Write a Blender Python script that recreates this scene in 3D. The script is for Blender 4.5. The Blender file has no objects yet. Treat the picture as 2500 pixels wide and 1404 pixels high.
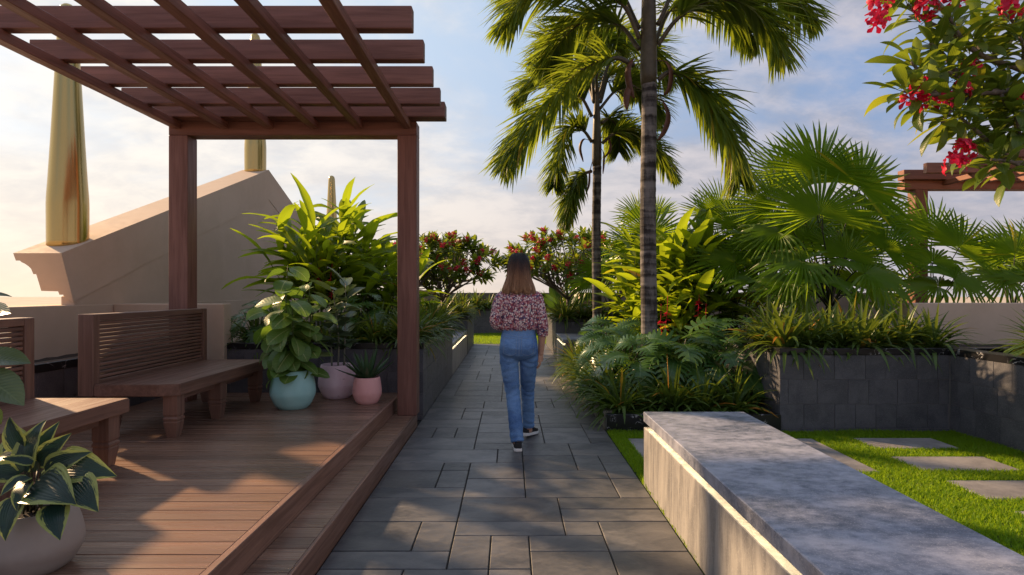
import bpy, bmesh, math, random
import numpy as np
from mathutils import Vector, Matrix, noise as mnoise
from mathutils.bvhtree import BVHTree

R = math.radians
rng = random.Random(7)
S = bpy.context.scene
COL = S.collection

# ------------------------------------------------------------------ camera
EYE = 1.35
cam_d = bpy.data.cameras.new('camera')
cam = bpy.data.objects.new('camera', cam_d)
COL.objects.link(cam)
cam.location = (0, 0, EYE)
cam.rotation_euler = (R(90), 0, 0)
cam_d.sensor_width = 36.0
cam_d.lens = 21.6
cam_d.shift_x = 0.002
cam_d.shift_y = 0.004
cam_d.clip_start = 0.05
cam_d.clip_end = 9000
S.camera = cam

# ------------------------------------------------------------------ light
SUN_AZ, SUN_EL = 52.0, 25.5                      # degrees left of the view direction, above the horizon
SV = Vector((-math.sin(R(SUN_AZ)) * math.cos(R(SUN_EL)), math.cos(R(SUN_AZ)) * math.cos(R(SUN_EL)), math.sin(R(SUN_EL))))
sun_d = bpy.data.lights.new('sun', 'SUN')
sun_d.energy = 5.0
sun_d.angle = R(1.8)
sun_d.color = (1.0, 0.67, 0.37)
sun = bpy.data.objects.new('sun', sun_d)
COL.objects.link(sun)
sun.rotation_euler = (-SV).to_track_quat('-Z', 'Y').to_euler()
sun.location = SV * 60

S.view_settings.view_transform = 'Standard'
S.view_settings.look = 'None'
S.view_settings.exposure = 0.75
S.view_settings.gamma = 1.0
S.view_settings.use_curve_mapping = False
S.cycles.max_bounces = 8
S.cycles.transmission_bounces = 6
S.cycles.use_denoising = True
S.cycles.sample_clamp_indirect = 6.0


class NT:
    """tiny helper round a node tree"""
    def __init__(s, tree):
        s.t = tree
        tree.nodes.clear()

    def n(s, kind, **kw):
        nd = s.t.nodes.new(kind)
        for k, v in kw.items():
            if k.startswith('_'):
                setattr(nd, k[1:], v)
        for k, v in kw.items():
            if k.startswith('_'):
                continue
            key = int(k[1:]) if k[0] == 'i' and k[1:].isdigit() else k.replace('__', ' ')
            s.put(nd.inputs[key], v)
        return nd

    def put(s, sock, v):
        if isinstance(v, bpy.types.NodeSocket):
            s.t.links.new(v, sock)
        elif isinstance(v, (tuple, list)) and sock.type == 'RGBA' and len(v) == 3:
            sock.default_value = (*v, 1)
        else:
            sock.default_value = v

    def math(s, op, a, b=0.0, c=0.0, clamp=False):
        return s.n('ShaderNodeMath', _operation=op, _use_clamp=clamp, i0=a, i1=b, i2=c).outputs[0]

    def mix(s, f, a, b, mode='MIX'):
        m = s.n('ShaderNodeMix', _data_type='RGBA', _blend_type=mode)
        s.put(m.inputs['Factor'], f)
        s.put(m.inputs[6], a)
        s.put(m.inputs[7], b)
        return m.outputs[2]

    def mapr(s, v, a, b, c=0.0, d=1.0, smooth=True):
        m = s.n('ShaderNodeMapRange', _interpolation_type='SMOOTHSTEP' if smooth else 'LINEAR')
        for i, x in enumerate((v, a, b, c, d)):
            s.put(m.inputs[i], x)
        return m.outputs[0]

    def vscale(s, v, sc, off=(0, 0, 0)):
        return s.n('ShaderNodeMapping', Vector=v, Scale=sc, Location=off).outputs[0]

    def noise(s, v, scale, detail=4.0, rough=0.55, dist=0.0):
        nd = s.n('ShaderNodeTexNoise', Vector=v, Scale=scale, Detail=detail, Roughness=rough, Distortion=dist)
        return nd.outputs[0]

    def ramp(s, f, stops):
        r = s.n('ShaderNodeValToRGB', Fac=f)
        e = r.color_ramp.elements
        while len(e) < len(stops):
            e.new(0.5)
        for i, (p, c) in enumerate(stops):
            e[i].position = p
            e[i].color = (*c, 1)
        return r.outputs[0]


def make_world():
    w = bpy.data.worlds.new('World')
    S.world = w
    w.use_nodes = True
    g = NT(w.node_tree)
    d = g.n('ShaderNodeTexCoord').outputs['Generated']
    d = g.n('ShaderNodeVectorMath', _operation='NORMALIZE', i0=d).outputs[0]
    sky = g.n('ShaderNodeTexSky', _sky_type='NISHITA', _sun_disc=False)
    sky.sun_elevation = R(SUN_EL)
    sky.sun_rotation = R(-SUN_AZ)
    sky.altitude = 50
    sky.air_density = 1.0
    sky.dust_density = 1.2
    sky.ozone_density = 1.0
    xyz = g.n('ShaderNodeSeparateXYZ', Vector=d)
    z = g.math('MAXIMUM', xyz.outputs[2], 0.0)
    sd = g.n('ShaderNodeVectorMath', _operation='DOT_PRODUCT', i0=d, i1=tuple(SV)).outputs[1]
    near = g.mapr(sd, 0.22, 0.99)
    # clouds on a high flat layer
    den = g.math('ADD', z, 0.30)
    px = g.math('DIVIDE', xyz.outputs[0], den)
    py = g.math('DIVIDE', xyz.outputs[1], den)
    pv = g.n('ShaderNodeCombineXYZ', X=px, Y=py, Z=0.0).outputs[0]
    pv = g.vscale(pv, (1.1, 1.35, 1), (5.2, 1.4, 0))
    n1 = g.noise(pv, 1.05, 9.0, 0.56, 0.5)
    n2 = g.noise(pv, 2.3, 8.0, 0.62, 0.3)
    nn = g.math('ADD', g.math('MULTIPLY', n1, 0.72), g.math('MULTIPLY', n2, 0.28))
    lowc = g.mapr(z, 0.0, 0.55, 0.11, -0.02)
    cov = g.mapr(g.math('ADD', nn, lowc), 0.40, 0.60)
    shade = g.mapr(g.math('ADD', g.math('MULTIPLY', n2, 0.55), g.math('MULTIPLY', g.noise(pv, 5.5, 7.0, 0.6, 0.4), 0.45)), 0.38, 0.62)
    far_c = g.mix(shade, (3.5, 3.75, 4.7), (6.9, 6.3, 6.6))
    sun_c = g.mix(shade, (8.0, 8.0, 8.2), (10.8, 10.3, 9.6))
    cloud = g.mix(near, far_c, sun_c)
    blue = g.mix(near, (2.5, 4.1, 7.2), (7.6, 9.0, 10.6))
    base = g.mix(0.2, blue, sky.outputs[0])
    col = g.mix(g.math('MULTIPLY', cov, 0.9), base, cloud)
    # pale warm air towards the horizon
    hz = g.math('POWER', g.math('SUBTRACT', 1.0, z), 8.0)
    hcol = g.mix(near, (6.6, 5.9, 5.9), (12.5, 9.8, 6.8))
    col = g.mix(g.math('MULTIPLY', hz, 0.8), col, hcol)
    bg = g.n('ShaderNodeBackground', Color=col, Strength=0.059)
    out = g.n('ShaderNodeOutputWorld')
    w.node_tree.links.new(bg.outputs[0], out.inputs[0])


make_world()

# ------------------------------------------------------------------ materials


def new_mat(name):
    m = bpy.data.materials.new(name)
    m.use_nodes = True
    return m, NT(m.node_tree)


def finish(g, shader, disp=None):
    out = g.n('ShaderNodeOutputMaterial')
    g.t.links.new(shader, out.inputs[0])


def principled(g, col, rough=0.5, metal=0.0, spec=0.4, normal=None, **kw):
    p = g.n('ShaderNodeBsdfPrincipled', Base__Color=col, Roughness=rough, Metallic=metal)
    p.inputs['Specular IOR Level'].default_value = spec
    if normal is not None:
        g.t.links.new(normal, p.inputs['Normal'])
    for k, v in kw.items():
        g.put(p.inputs[k.replace('__', ' ')], v)
    return p.outputs[0]


def bump(g, h, strength=0.3, dist=0.01):
    return g.n('ShaderNodeBump', Strength=strength, Distance=dist, Height=h).outputs[0]


def wpos(g):
    return g.n('ShaderNodeNewGeometry').outputs['Position']


def orand(g):
    return g.n('ShaderNodeObjectInfo').outputs['Random']


def mat_wood(name, axis, dark, light, rough=0.5, bstr=0.25):
    m, g = new_mat(name)
    sc = [34.0, 34.0, 34.0]
    sc[axis] = 1.6
    off = g.n('ShaderNodeCombineXYZ', X=g.math('MULTIPLY', orand(g), 37.0), Y=g.math('MULTIPLY', orand(g), 91.0), Z=0.0).outputs[0]
    v = g.n('ShaderNodeVectorMath', _operation='ADD', i0=wpos(g), i1=off).outputs[0]
    v2 = g.vscale(v, sc)
    n = g.noise(v2, 1.0, 6.0, 0.62, 0.8)
    sc2 = [7.0, 7.0, 7.0]
    sc2[axis] = 0.7
    n2 = g.noise(g.vscale(v, sc2), 1.0, 3.0, 0.5, 1.2)
    f = g.math('ADD', g.math('MULTIPLY', n, 0.6), g.math('MULTIPLY', n2, 0.4))
    c = g.mix(g.mapr(f, 0.32, 0.68), dark, light)
    tone = g.math('ADD', 0.8, g.math('MULTIPLY', orand(g), 0.4))
    c = g.mix(1.0, c, g.n('ShaderNodeCombineXYZ', X=tone, Y=tone, Z=tone).outputs[0], 'MULTIPLY')
    rr = g.mapr(n, 0.3, 0.7, rough + 0.1, rough - 0.1)
    finish(g, principled(g, c, rr, spec=0.4, normal=bump(g, n, bstr, 0.004)))
    return m


def mat_stone(name, c1, c2, scale=6.0, rough=0.5, speck=0.0, speck_col=(0.3, 0.3, 0.32), stretch=(1, 1, 1), bstr=0.2, tone=0.3, spec=0.4, fine=0.3):
    m, g = new_mat(name)
    off = g.math('MULTIPLY', orand(g), 53.0)
    v = g.n('ShaderNodeVectorMath', _operation='ADD', i0=wpos(g), i1=g.n('ShaderNodeCombineXYZ', X=off, Y=off, Z=off).outputs[0]).outputs[0]
    v = g.vscale(v, stretch)
    n = g.noise(v, scale, 8.0, 0.6, 0.5)
    n2 = g.noise(v, scale * 7, 5.0, 0.65)
    c = g.mix(g.mapr(g.math('ADD', g.math('MULTIPLY', n, 1.0 - fine), g.math('MULTIPLY', n2, fine)), 0.34, 0.66), c1, c2)
    if speck:
        vo = g.n('ShaderNodeTexNoise', Vector=wpos(g), Scale=150.0, Detail=2.0, Roughness=0.7).outputs[0]
        c = g.mix(g.mapr(vo, 0.56, 0.66, 0.0, speck), c, speck_col)
    t = g.math('ADD', 1.0 - tone / 2, g.math('MULTIPLY', orand(g), tone))
    c = g.mix(1.0, c, g.n('ShaderNodeCombineXYZ', X=t, Y=t, Z=t).outputs[0], 'MULTIPLY')
    rr = g.mapr(n2, 0.3, 0.7, rough - 0.08, rough + 0.1)
    finish(g, principled(g, c, rr, spec=spec, normal=bump(g, n2, bstr, 0.004)))
    return m


def mat_leaf(name, c1, c2, tr, trans=0.4, rough=0.42, vein=(0.25, 0.32, 0.08), veins=14.0, old=None, old_at=0.93, mid=0.045, spec=0.35, vb=0.5):
    """a leaf: two greens mixed at random, pale midrib and side veins, light shining through"""
    m, g = new_mat(name)
    at = g.n('ShaderNodeAttribute', _attribute_name='rnd').outputs['Fac']
    rnd = g.math('FRACT', g.math('ADD', at, orand(g)))
    uv = g.n('ShaderNodeSeparateXYZ', Vector=g.n('ShaderNodeTexCoord').outputs['UV'])
    u = g.math('ABSOLUTE', g.math('SUBTRACT', g.math('MULTIPLY', uv.outputs[0], 2.0), 1.0))
    v = uv.outputs[1]
    blot = g.noise(wpos(g), 9.0, 4.0, 0.6)
    f = g.math('ADD', g.math('MULTIPLY', rnd, 0.7), g.math('MULTIPLY', g.mapr(blot, 0.3, 0.7), 0.3))
    c = g.mix(f, c1, c2)
    if old:
        o = g.mapr(rnd, old_at, old_at + 0.02)
        tip = g.mapr(v, 0.0, 0.5, 0.25, 1.0)
        c = g.mix(g.math('MULTIPLY', o, tip), c, old)
    rib = g.mapr(u, mid * 0.6, mid * 1.6, 1.0, 0.0)
    sv = g.math('SINE', g.math('MULTIPLY', g.math('SUBTRACT', v, g.math('MULTIPLY', u, 0.22)), veins * 6.283))
    side = g.mapr(sv, 0.82, 1.0)
    c = g.mix(g.math('MULTIPLY', g.math('MAXIMUM', rib, g.math('MULTIPLY', side, 0.25)), vb), c, vein)
    h = g.math('SUBTRACT', g.math('MULTIPLY', sv, 0.25), rib)
    nb = bump(g, h, 0.25, 0.004)
    p = principled(g, c, rough, spec=spec, normal=nb)
    tcol = g.mix(0.7, c, tr)
    t = g.n('ShaderNodeBsdfTranslucent', Color=tcol, Normal=nb).outputs[0]
    mx = g.n('ShaderNodeMixShader', Fac=trans)
    g.t.links.new(p, mx.inputs[1])
    g.t.links.new(t, mx.inputs[2])
    finish(g, mx.outputs[0])
    return m


def mat_plain(name, col, rough=0.5, metal=0.0, spec=0.4, var=0.15, scale=20.0, bstr=0.1):
    m, g = new_mat(name)
    n = g.noise(g.n('ShaderNodeTexCoord').outputs['Object'], scale, 5.0, 0.6)
    k = g.mapr(n, 0.3, 0.7, 1.0 - var, 1.0 + var)
    c = g.mix(1.0, col, g.n('ShaderNodeCombineXYZ', X=k, Y=k, Z=k).outputs[0], 'MULTIPLY')
    finish(g, principled(g, c, rough, metal, spec, bump(g, n, bstr, 0.004)))
    return m


M = {}
for ax, k in enumerate('xyz'):
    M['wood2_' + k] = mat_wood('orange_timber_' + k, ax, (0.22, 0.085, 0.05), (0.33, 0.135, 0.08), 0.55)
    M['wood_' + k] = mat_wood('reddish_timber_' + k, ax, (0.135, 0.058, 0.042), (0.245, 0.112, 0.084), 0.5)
M['deck'] = mat_wood('deck_timber', 0, (0.135, 0.074, 0.050), (0.29, 0.170, 0.115), 0.32, 0.6)
M['bench_wood'] = mat_wood('bench_timber', 1, (0.13, 0.068, 0.048), (0.235, 0.128, 0.092), 0.45)
M['bench_wood_z'] = mat_wood('bench_timber_upright', 2, (0.13, 0.068, 0.048), (0.235, 0.128, 0.092), 0.45)
M['tile'] = mat_stone('slate_paving', (0.060, 0.062, 0.070), (0.150, 0.143, 0.140), 3.4, 0.44, stretch=(1, 1.6, 1), tone=0.6, bstr=0.4)
M['grout'] = mat_stone('dark_grout', (0.02, 0.02, 0.022), (0.035, 0.035, 0.036), 9, 0.8)
M['granite'] = mat_stone('dark_speckled_granite', (0.062, 0.064, 0.076), (0.112, 0.112, 0.126), 5, 0.5, 0.8, (0.20, 0.19, 0.21), tone=0.12)
M['mortar'] = mat_stone('grey_mortar', (0.15, 0.145, 0.15), (0.2, 0.19, 0.195), 12, 0.85, tone=0)
M['bench_stone'] = mat_stone('grey_bench_stone', (0.09, 0.108, 0.16), (0.38, 0.39, 0.47), 3.2, 0.36, 0.5, (0.5, 0.49, 0.52), stretch=(0.85, 1.25, 1), fine=0.42, bstr=0.3, tone=0)
M['bench_stone_v'] = mat_stone('grey_bench_stone_upright', (0.17, 0.165, 0.17), (0.38, 0.36, 0.34), 4.0, 0.5, 0.4, (0.5, 0.48, 0.46), stretch=(3.2, 3.2, 0.5), bstr=0.35, tone=0)
M['kerb_stone'] = mat_stone('weathered_kerb_stone', (0.14, 0.12, 0.1), (0.27, 0.24, 0.2), 9, 0.7, 0.4, (0.4, 0.36, 0.3))
M['step_stone'] = mat_stone('grey_stepping_stone', (0.17, 0.16, 0.16), (0.30, 0.28, 0.275), 4, 0.6, 0.3, (0.35, 0.33, 0.33))
M['plaster'] = mat_stone('warm_beige_plaster', (0.54, 0.41, 0.30), (0.60, 0.46, 0.345), 1.6, 0.8, bstr=0.06, tone=0, spec=0.2)
M['soil'] = mat_stone('dark_soil', (0.018, 0.013, 0.01), (0.05, 0.036, 0.027), 22, 0.95, bstr=0.8, tone=0)
M['lawn_soil'] = mat_stone('mossy_soil', (0.02, 0.04, 0.008), (0.04, 0.075, 0.015), 22, 0.95, bstr=0.6, tone=0)
M['far'] = mat_stone('hazy_far_land', (0.40, 0.34, 0.28), (0.55, 0.47, 0.38), 0.01, 0.9, bstr=0, tone=0, spec=0.1)
M['beige_shaded'] = mat_stone('beige_parapet_painted_shade', (0.12, 0.095, 0.068), (0.16, 0.125, 0.09), 2, 0.8, bstr=0.05, tone=0)  # beige far wall, its shade put into the colour as a darker brown


def mat_marble():
    m, g = new_mat('black_marble_white_veins')
    v = wpos(g)
    w = g.n('ShaderNodeVectorMath', _operation='ADD', i0=v, i1=g.n('ShaderNodeVectorMath', _operation='SCALE', i0=g.n('ShaderNodeTexNoise', Vector=v, Scale=7.0, Detail=4.0).outputs['Color'], Scale=0.22).outputs[0]).outputs[0]
    n = g.noise(w, 9.0, 3.0, 0.5)
    line = g.mapr(g.math('ABSOLUTE', g.math('SUBTRACT', n, 0.5)), 0.004, 0.016, 1.0, 0.0)
    patch = g.mapr(g.noise(v, 5.0, 2.0), 0.52, 0.64)
    c = g.mix(g.math('MULTIPLY', line, patch), (0.012, 0.012, 0.014), (0.42, 0.42, 0.44))
    finish(g, principled(g, c, 0.28, spec=0.45))
    return m


M['marble'] = mat_marble()


def mat_gold():
    m, g = new_mat('brushed_gold')
    n = g.noise(g.vscale(wpos(g), (30, 30, 1.0)), 1.0, 4.0)
    finish(g, principled(g, g.mix(n, (0.50, 0.35, 0.13), (0.56, 0.40, 0.16)), 0.22, 1.0))
    return m


M['gold'] = mat_gold()


def mat_led():
    m, g = new_mat('warm_light_strip')
    e = g.n('ShaderNodeEmission', Color=(1.0, 0.78, 0.45), Strength=10.0).outputs[0]
    finish(g, e)
    return m


M['led'] = mat_led()

M['ficus'] = mat_leaf('ficus_leaf', (0.07, 0.145, 0.028), (0.14, 0.235, 0.05), (0.3, 0.5, 0.04), 0.28, 0.36, (0.42, 0.46, 0.18), 9, vb=0.8)
M['rubber'] = mat_leaf('rubber_leaf', (0.05, 0.085, 0.042), (0.10, 0.14, 0.075), (0.12, 0.2, 0.05), 0.15, 0.3, (0.15, 0.2, 0.1), 14, spec=0.5)
M['ginger'] = mat_leaf('ginger_leaf', (0.055, 0.12, 0.008), (0.14, 0.22, 0.015), (0.55, 0.68, 0.02), 0.52, 0.4, (0.28, 0.33, 0.08), 22, (0.55, 0.24, 0.02), 0.965)
M['strap'] = mat_leaf('strap_leaf', (0.042, 0.09, 0.014), (0.095, 0.15, 0.028), (0.30, 0.38, 0.03), 0.30, 0.38, (0.2, 0.25, 0.08), 0.0, (0.48, 0.2, 0.03), 0.95, vb=0.25)
M['monstera'] = mat_leaf('monstera_leaf', (0.028, 0.085, 0.018), (0.06, 0.13, 0.03), (0.22, 0.42, 0.04), 0.26, 0.28, (0.12, 0.2, 0.08), 8, spec=0.5)
M['fan'] = mat_leaf('fan_palm_leaf', (0.07, 0.155, 0.012), (0.15, 0.25, 0.02), (0.52, 0.72, 0.02), 0.50, 0.36, (0.2, 0.3, 0.06), 0.0, (0.5, 0.4, 0.03), 0.97, vb=0.2)
M['palm'] = mat_leaf('feather_palm_leaf', (0.035, 0.08, 0.014), (0.085, 0.14, 0.024), (0.46, 0.56, 0.03), 0.46, 0.38, (0.16, 0.22, 0.06), 0.0, (0.4, 0.22, 0.04), 0.96, vb=0.2)
M['frangi'] = mat_leaf('frangipani_leaf', (0.045, 0.09, 0.012), (0.12, 0.18, 0.025), (0.42, 0.52, 0.03), 0.38, 0.34, (0.2, 0.26, 0.08), 13, (0.5, 0.42, 0.03), 0.95)
M['aloe'] = mat_leaf('aloe_leaf', (0.045, 0.10, 0.045), (0.075, 0.14, 0.06), (0.1, 0.22, 0.06), 0.1, 0.4, (0.1, 0.18, 0.07), 0.0, vb=0.1)
M['banana'] = mat_leaf('paddle_leaf', (0.025, 0.07, 0.016), (0.05, 0.10, 0.022), (0.2, 0.38, 0.04), 0.3, 0.32, (0.15, 0.22, 0.07), 26)


def mat_hosta():
    m, g = new_mat('variegated_leaf')
    uv = g.n('ShaderNodeTexCoord').outputs['UV']
    s = g.n('ShaderNodeSeparateXYZ', Vector=uv)
    u = g.math('ABSOLUTE', g.math('SUBTRACT', g.math('MULTIPLY', s.outputs[0], 2.0), 1.0))
    n = g.noise(g.n('ShaderNodeCombineXYZ', X=g.math('MULTIPLY', s.outputs[0], 16.0), Y=g.math('MULTIPLY', s.outputs[1], 4.0), Z=g.math('MULTIPLY', orand(g), 30.0)).outputs[0], 1.4, 5.0, 0.65)
    e = g.math('ADD', u, g.math('MULTIPLY', g.math('SUBTRACT', n, 0.5), 0.95))
    f = g.mapr(e, 0.63, 0.76)
    n2 = g.noise(uv, 14.0, 4.0)
    dark = g.mix(n2, (0.010, 0.032, 0.026), (0.022, 0.055, 0.04))
    lime = g.mix(n2, (0.26, 0.32, 0.07), (0.40, 0.44, 0.13))
    c = g.mix(f, dark, lime)
    sv = g.math('SINE', g.math('MULTIPLY', u, 40.0))
    nb = bump(g, sv, 0.2, 0.004)
    p = principled(g, c, 0.34, spec=0.45, normal=nb)
    t = g.n('ShaderNodeBsdfTranslucent', Color=c).outputs[0]
    mx = g.n('ShaderNodeMixShader', Fac=0.2)
    g.t.links.new(p, mx.inputs[1])
    g.t.links.new(t, mx.inputs[2])
    finish(g, mx.outputs[0])
    return m


M['hosta'] = mat_hosta()


def mat_petal():
    m, g = new_mat('red_petal')
    r = g.n('ShaderNodeAttribute', _attribute_name='rnd').outputs['Fac']
    rr = g.math('FRACT', g.math('ADD', r, orand(g)))
    c = g.mix(rr, (0.52, 0.006, 0.045), (0.66, 0.02, 0.06))
    p = principled(g, c, 0.45, spec=0.3)
    t = g.n('ShaderNodeBsdfTranslucent', Color=(0.75, 0.015, 0.08, 1)).outputs[0]
    mx = g.n('ShaderNodeMixShader', Fac=0.25)
    g.t.links.new(p, mx.inputs[1])
    g.t.links.new(t, mx.inputs[2])
    finish(g, mx.outputs[0])
    return m


M['petal'] = mat_petal()


def mat_grass():
    m, g = new_mat('lawn_blade')
    r = g.n('ShaderNodeAttribute', _attribute_name='rnd').outputs['Fac']
    c = g.mix(r, (0.09, 0.20, 0.006), (0.19, 0.32, 0.012))
    c = g.mix(g.mapr(r, 0.95, 0.97), c, (0.2, 0.19, 0.04))
    p = principled(g, c, 0.5, spec=0.25)
    t = g.n('ShaderNodeBsdfTranslucent', Color=(0.38, 0.55, 0.02, 1)).outputs[0]
    mx = g.n('ShaderNodeMixShader', Fac=0.5)
    g.t.links.new(p, mx.inputs[1])
    g.t.links.new(t, mx.inputs[2])
    finish(g, mx.outputs[0])
    return m


M['grass'] = mat_grass()


def mat_trunk():
    m, g = new_mat('ringed_palm_bark')
    p = wpos(g)
    s = g.n('ShaderNodeSeparateXYZ', Vector=p)
    n = g.noise(g.vscale(p, (9, 9, 3)), 1.0, 6.0, 0.65)
    ring = g.noise(g.n('ShaderNodeCombineXYZ', X=0.0, Y=0.0, Z=g.math('ADD', g.math('MULTIPLY', s.outputs[2], 9.0), g.math('MULTIPLY', n, 0.7))).outputs[0], 1.0, 3.0)
    f = g.math('ADD', g.math('MULTIPLY', ring, 0.6), g.math('MULTIPLY', n, 0.4))
    c = g.mix(g.mapr(f, 0.42, 0.58), (0.03, 0.025, 0.024), (0.20, 0.18, 0.17))
    finish(g, principled(g, c, 0.75, spec=0.2, normal=bump(g, f, 0.6, 0.01)))
    return m


M['palm_trunk'] = mat_trunk()
M['crownshaft'] = mat_plain('crownshaft', (0.075, 0.062, 0.04), 0.5, var=0.35, scale=6)
M['spathe'] = mat_plain('dry_brown_sheath', (0.11, 0.045, 0.028), 0.5, var=0.3)
M['bark'] = mat_plain('grey_branch_bark', (0.16, 0.13, 0.105), 0.75, var=0.35, scale=30, bstr=0.4)
M['stem'] = mat_plain('green_stem', (0.06, 0.09, 0.025), 0.5, var=0.25)
M['darkstem'] = mat_plain('dark_leaf_stalk', (0.025, 0.03, 0.013), 0.5, var=0.25)
M['palestem'] = mat_plain('pale_stem', (0.22, 0.22, 0.17), 0.6, var=0.2)


def mat_pot(name, c1, c2, scale=4.0, rough=0.45, worn=0.0):
    m, g = new_mat(name)
    o = g.n('ShaderNodeTexCoord').outputs['Object']
    n = g.noise(o, scale, 5.0, 0.6, 0.4)
    c = g.mix(g.mapr(n, 0.35, 0.65), c1, c2)
    if worn:
        w = g.noise(g.vscale(o, (9, 9, 26)), 1.0, 4.0, 0.7)
        c = g.mix(g.mapr(w, 0.62, 0.68, 0.0, worn), c, (0.30, 0.16, 0.18))
    finish(g, principled(g, c, rough, spec=0.4, normal=bump(g, n, 0.08, 0.004)))
    return m


M['pot_teal'] = mat_pot('teal_glaze', (0.31, 0.57, 0.54), (0.37, 0.63, 0.60))
M['pot_white'] = mat_pot('pale_lilac_glaze', (0.74, 0.54, 0.62), (0.82, 0.63, 0.70), worn=0.7)
M['pot_pink'] = mat_pot('pink_glaze', (0.74, 0.36, 0.34), (0.80, 0.43, 0.40))
M['pot_grey'] = mat_pot('warm_grey_glaze', (0.30, 0.26, 0.235), (0.37, 0.325, 0.29), 2.5, 0.5)
M['skin'] = mat_plain('skin', (0.50, 0.28, 0.19), 0.5, var=0.06, bstr=0.03)
M['sole'] = mat_plain('white_rubber', (0.75, 0.74, 0.72), 0.55, var=0.05)
M['shoe'] = mat_plain('black_canvas', (0.02, 0.02, 0.022), 0.75, var=0.25, scale=200)
M['stitch'] = mat_plain('pale_stitching', (0.26, 0.32, 0.42), 0.7, var=0.1)
M['eye'] = mat_plain('eye_white', (0.7, 0.68, 0.65), 0.2)
M['lip'] = mat_plain('lip', (0.45, 0.14, 0.12), 0.4)


def mat_denim():
    m, g = new_mat('blue_denim')
    o = g.n('ShaderNodeTexCoord').outputs['Object']
    n = g.noise(o, 5.0, 5.0, 0.6, 0.3)
    w = g.noise(g.vscale(o, (420, 420, 90)), 1.0, 2.0, 0.6)
    c = g.mix(g.mapr(n, 0.30, 0.62), (0.040, 0.110, 0.29), (0.13, 0.26, 0.50))
    c = g.mix(g.mapr(w, 0.45, 0.7, 0.0, 0.35), c, (0.34, 0.46, 0.62))
    fold = g.noise(g.vscale(o, (9, 9, 22)), 1.0, 3.0, 0.5, 0.8)
    finish(g, principled(g, c, 0.8, spec=0.2, normal=bump(g, g.math('ADD', fold, g.math('MULTIPLY', w, 0.05)), 0.5, 0.02)))
    return m


M['denim'] = mat_denim()


def mat_floral():
    m, g = new_mat('small_flower_print')
    o = g.n('ShaderNodeTexCoord').outputs['Object']
    vo = g.n('ShaderNodeTexVoronoi', Vector=o, Scale=66.0, Randomness=0.9)
    d, cc = vo.outputs['Distance'], vo.outputs['Color']
    h = g.n('ShaderNodeSeparateColor', Color=cc)
    petal = g.noise(o, 190.0, 1.0)
    dd = g.math('ADD', d, g.math('MULTIPLY', g.math('SUBTRACT', petal, 0.5), 0.35))
    big = g.noise(o, 9.0, 2.0)
    ground = g.ramp(g.math('ADD', g.math('MULTIPLY', h.outputs[1], 0.6), g.math('MULTIPLY', big, 0.4)),
                    [(0.25, (0.05, 0.05, 0.11)), (0.42, (0.16, 0.04, 0.06)), (0.58, (0.38, 0.06, 0.07)), (0.75, (0.09, 0.10, 0.20))])
    fl = g.ramp(h.outputs[0], [(0.0, (0.74, 0.62, 0.58)), (0.4, (0.78, 0.68, 0.64)), (0.6, (0.50, 0.20, 0.20)), (1.0, (0.55, 0.30, 0.36))])
    c = g.mix(g.mapr(dd, 0.46, 0.56, 1.0, 0.0), ground, fl)
    c = g.mix(g.mapr(d, 0.10, 0.16, 1.0, 0.0), c, (0.12, 0.03, 0.03))
    fold = g.noise(g.vscale(o, (12, 12, 7)), 1.0, 3.0, 0.5, 1.0)
    p = principled(g, c, 0.75, spec=0.2, normal=bump(g, fold, 0.55, 0.025))
    finish(g, p)
    return m


M['floral'] = mat_floral()


def mat_hair():
    m, g = new_mat('brown_hair_light_ends')
    o = g.n('ShaderNodeTexCoord').outputs['Object']
    s = g.n('ShaderNodeSeparateXYZ', Vector=o)
    st = g.noise(g.vscale(o, (130, 60, 3.0)), 1.0, 4.0, 0.6)
    st2 = g.noise(g.vscale(o, (40, 20, 1.2)), 1.0, 3.0, 0.6)
    h = g.math('ADD', s.outputs[2], g.math('MULTIPLY', g.math('SUBTRACT', st2, 0.5), 0.16))
    c = g.ramp(g.mapr(h, 1.34, 1.66, 0.0, 1.0, False), [(0.0, (0.46, 0.27, 0.16)), (0.38, (0.30, 0.155, 0.085)), (0.66, (0.085, 0.036, 0.022)), (0.88, (0.016, 0.010, 0.010)), (1.0, (0.012, 0.009, 0.010))])
    c = g.mix(g.mapr(st, 0.3, 0.7, 0.0, 0.6), c, g.mix(0.5, c, (0.02, 0.012, 0.01)))
    finish(g, principled(g, c, 0.42, spec=0.35, normal=bump(g, st, 0.6, 0.006)))
    return m


M['hair'] = mat_hair()

# ------------------------------------------------------------------ mesh tools


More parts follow.
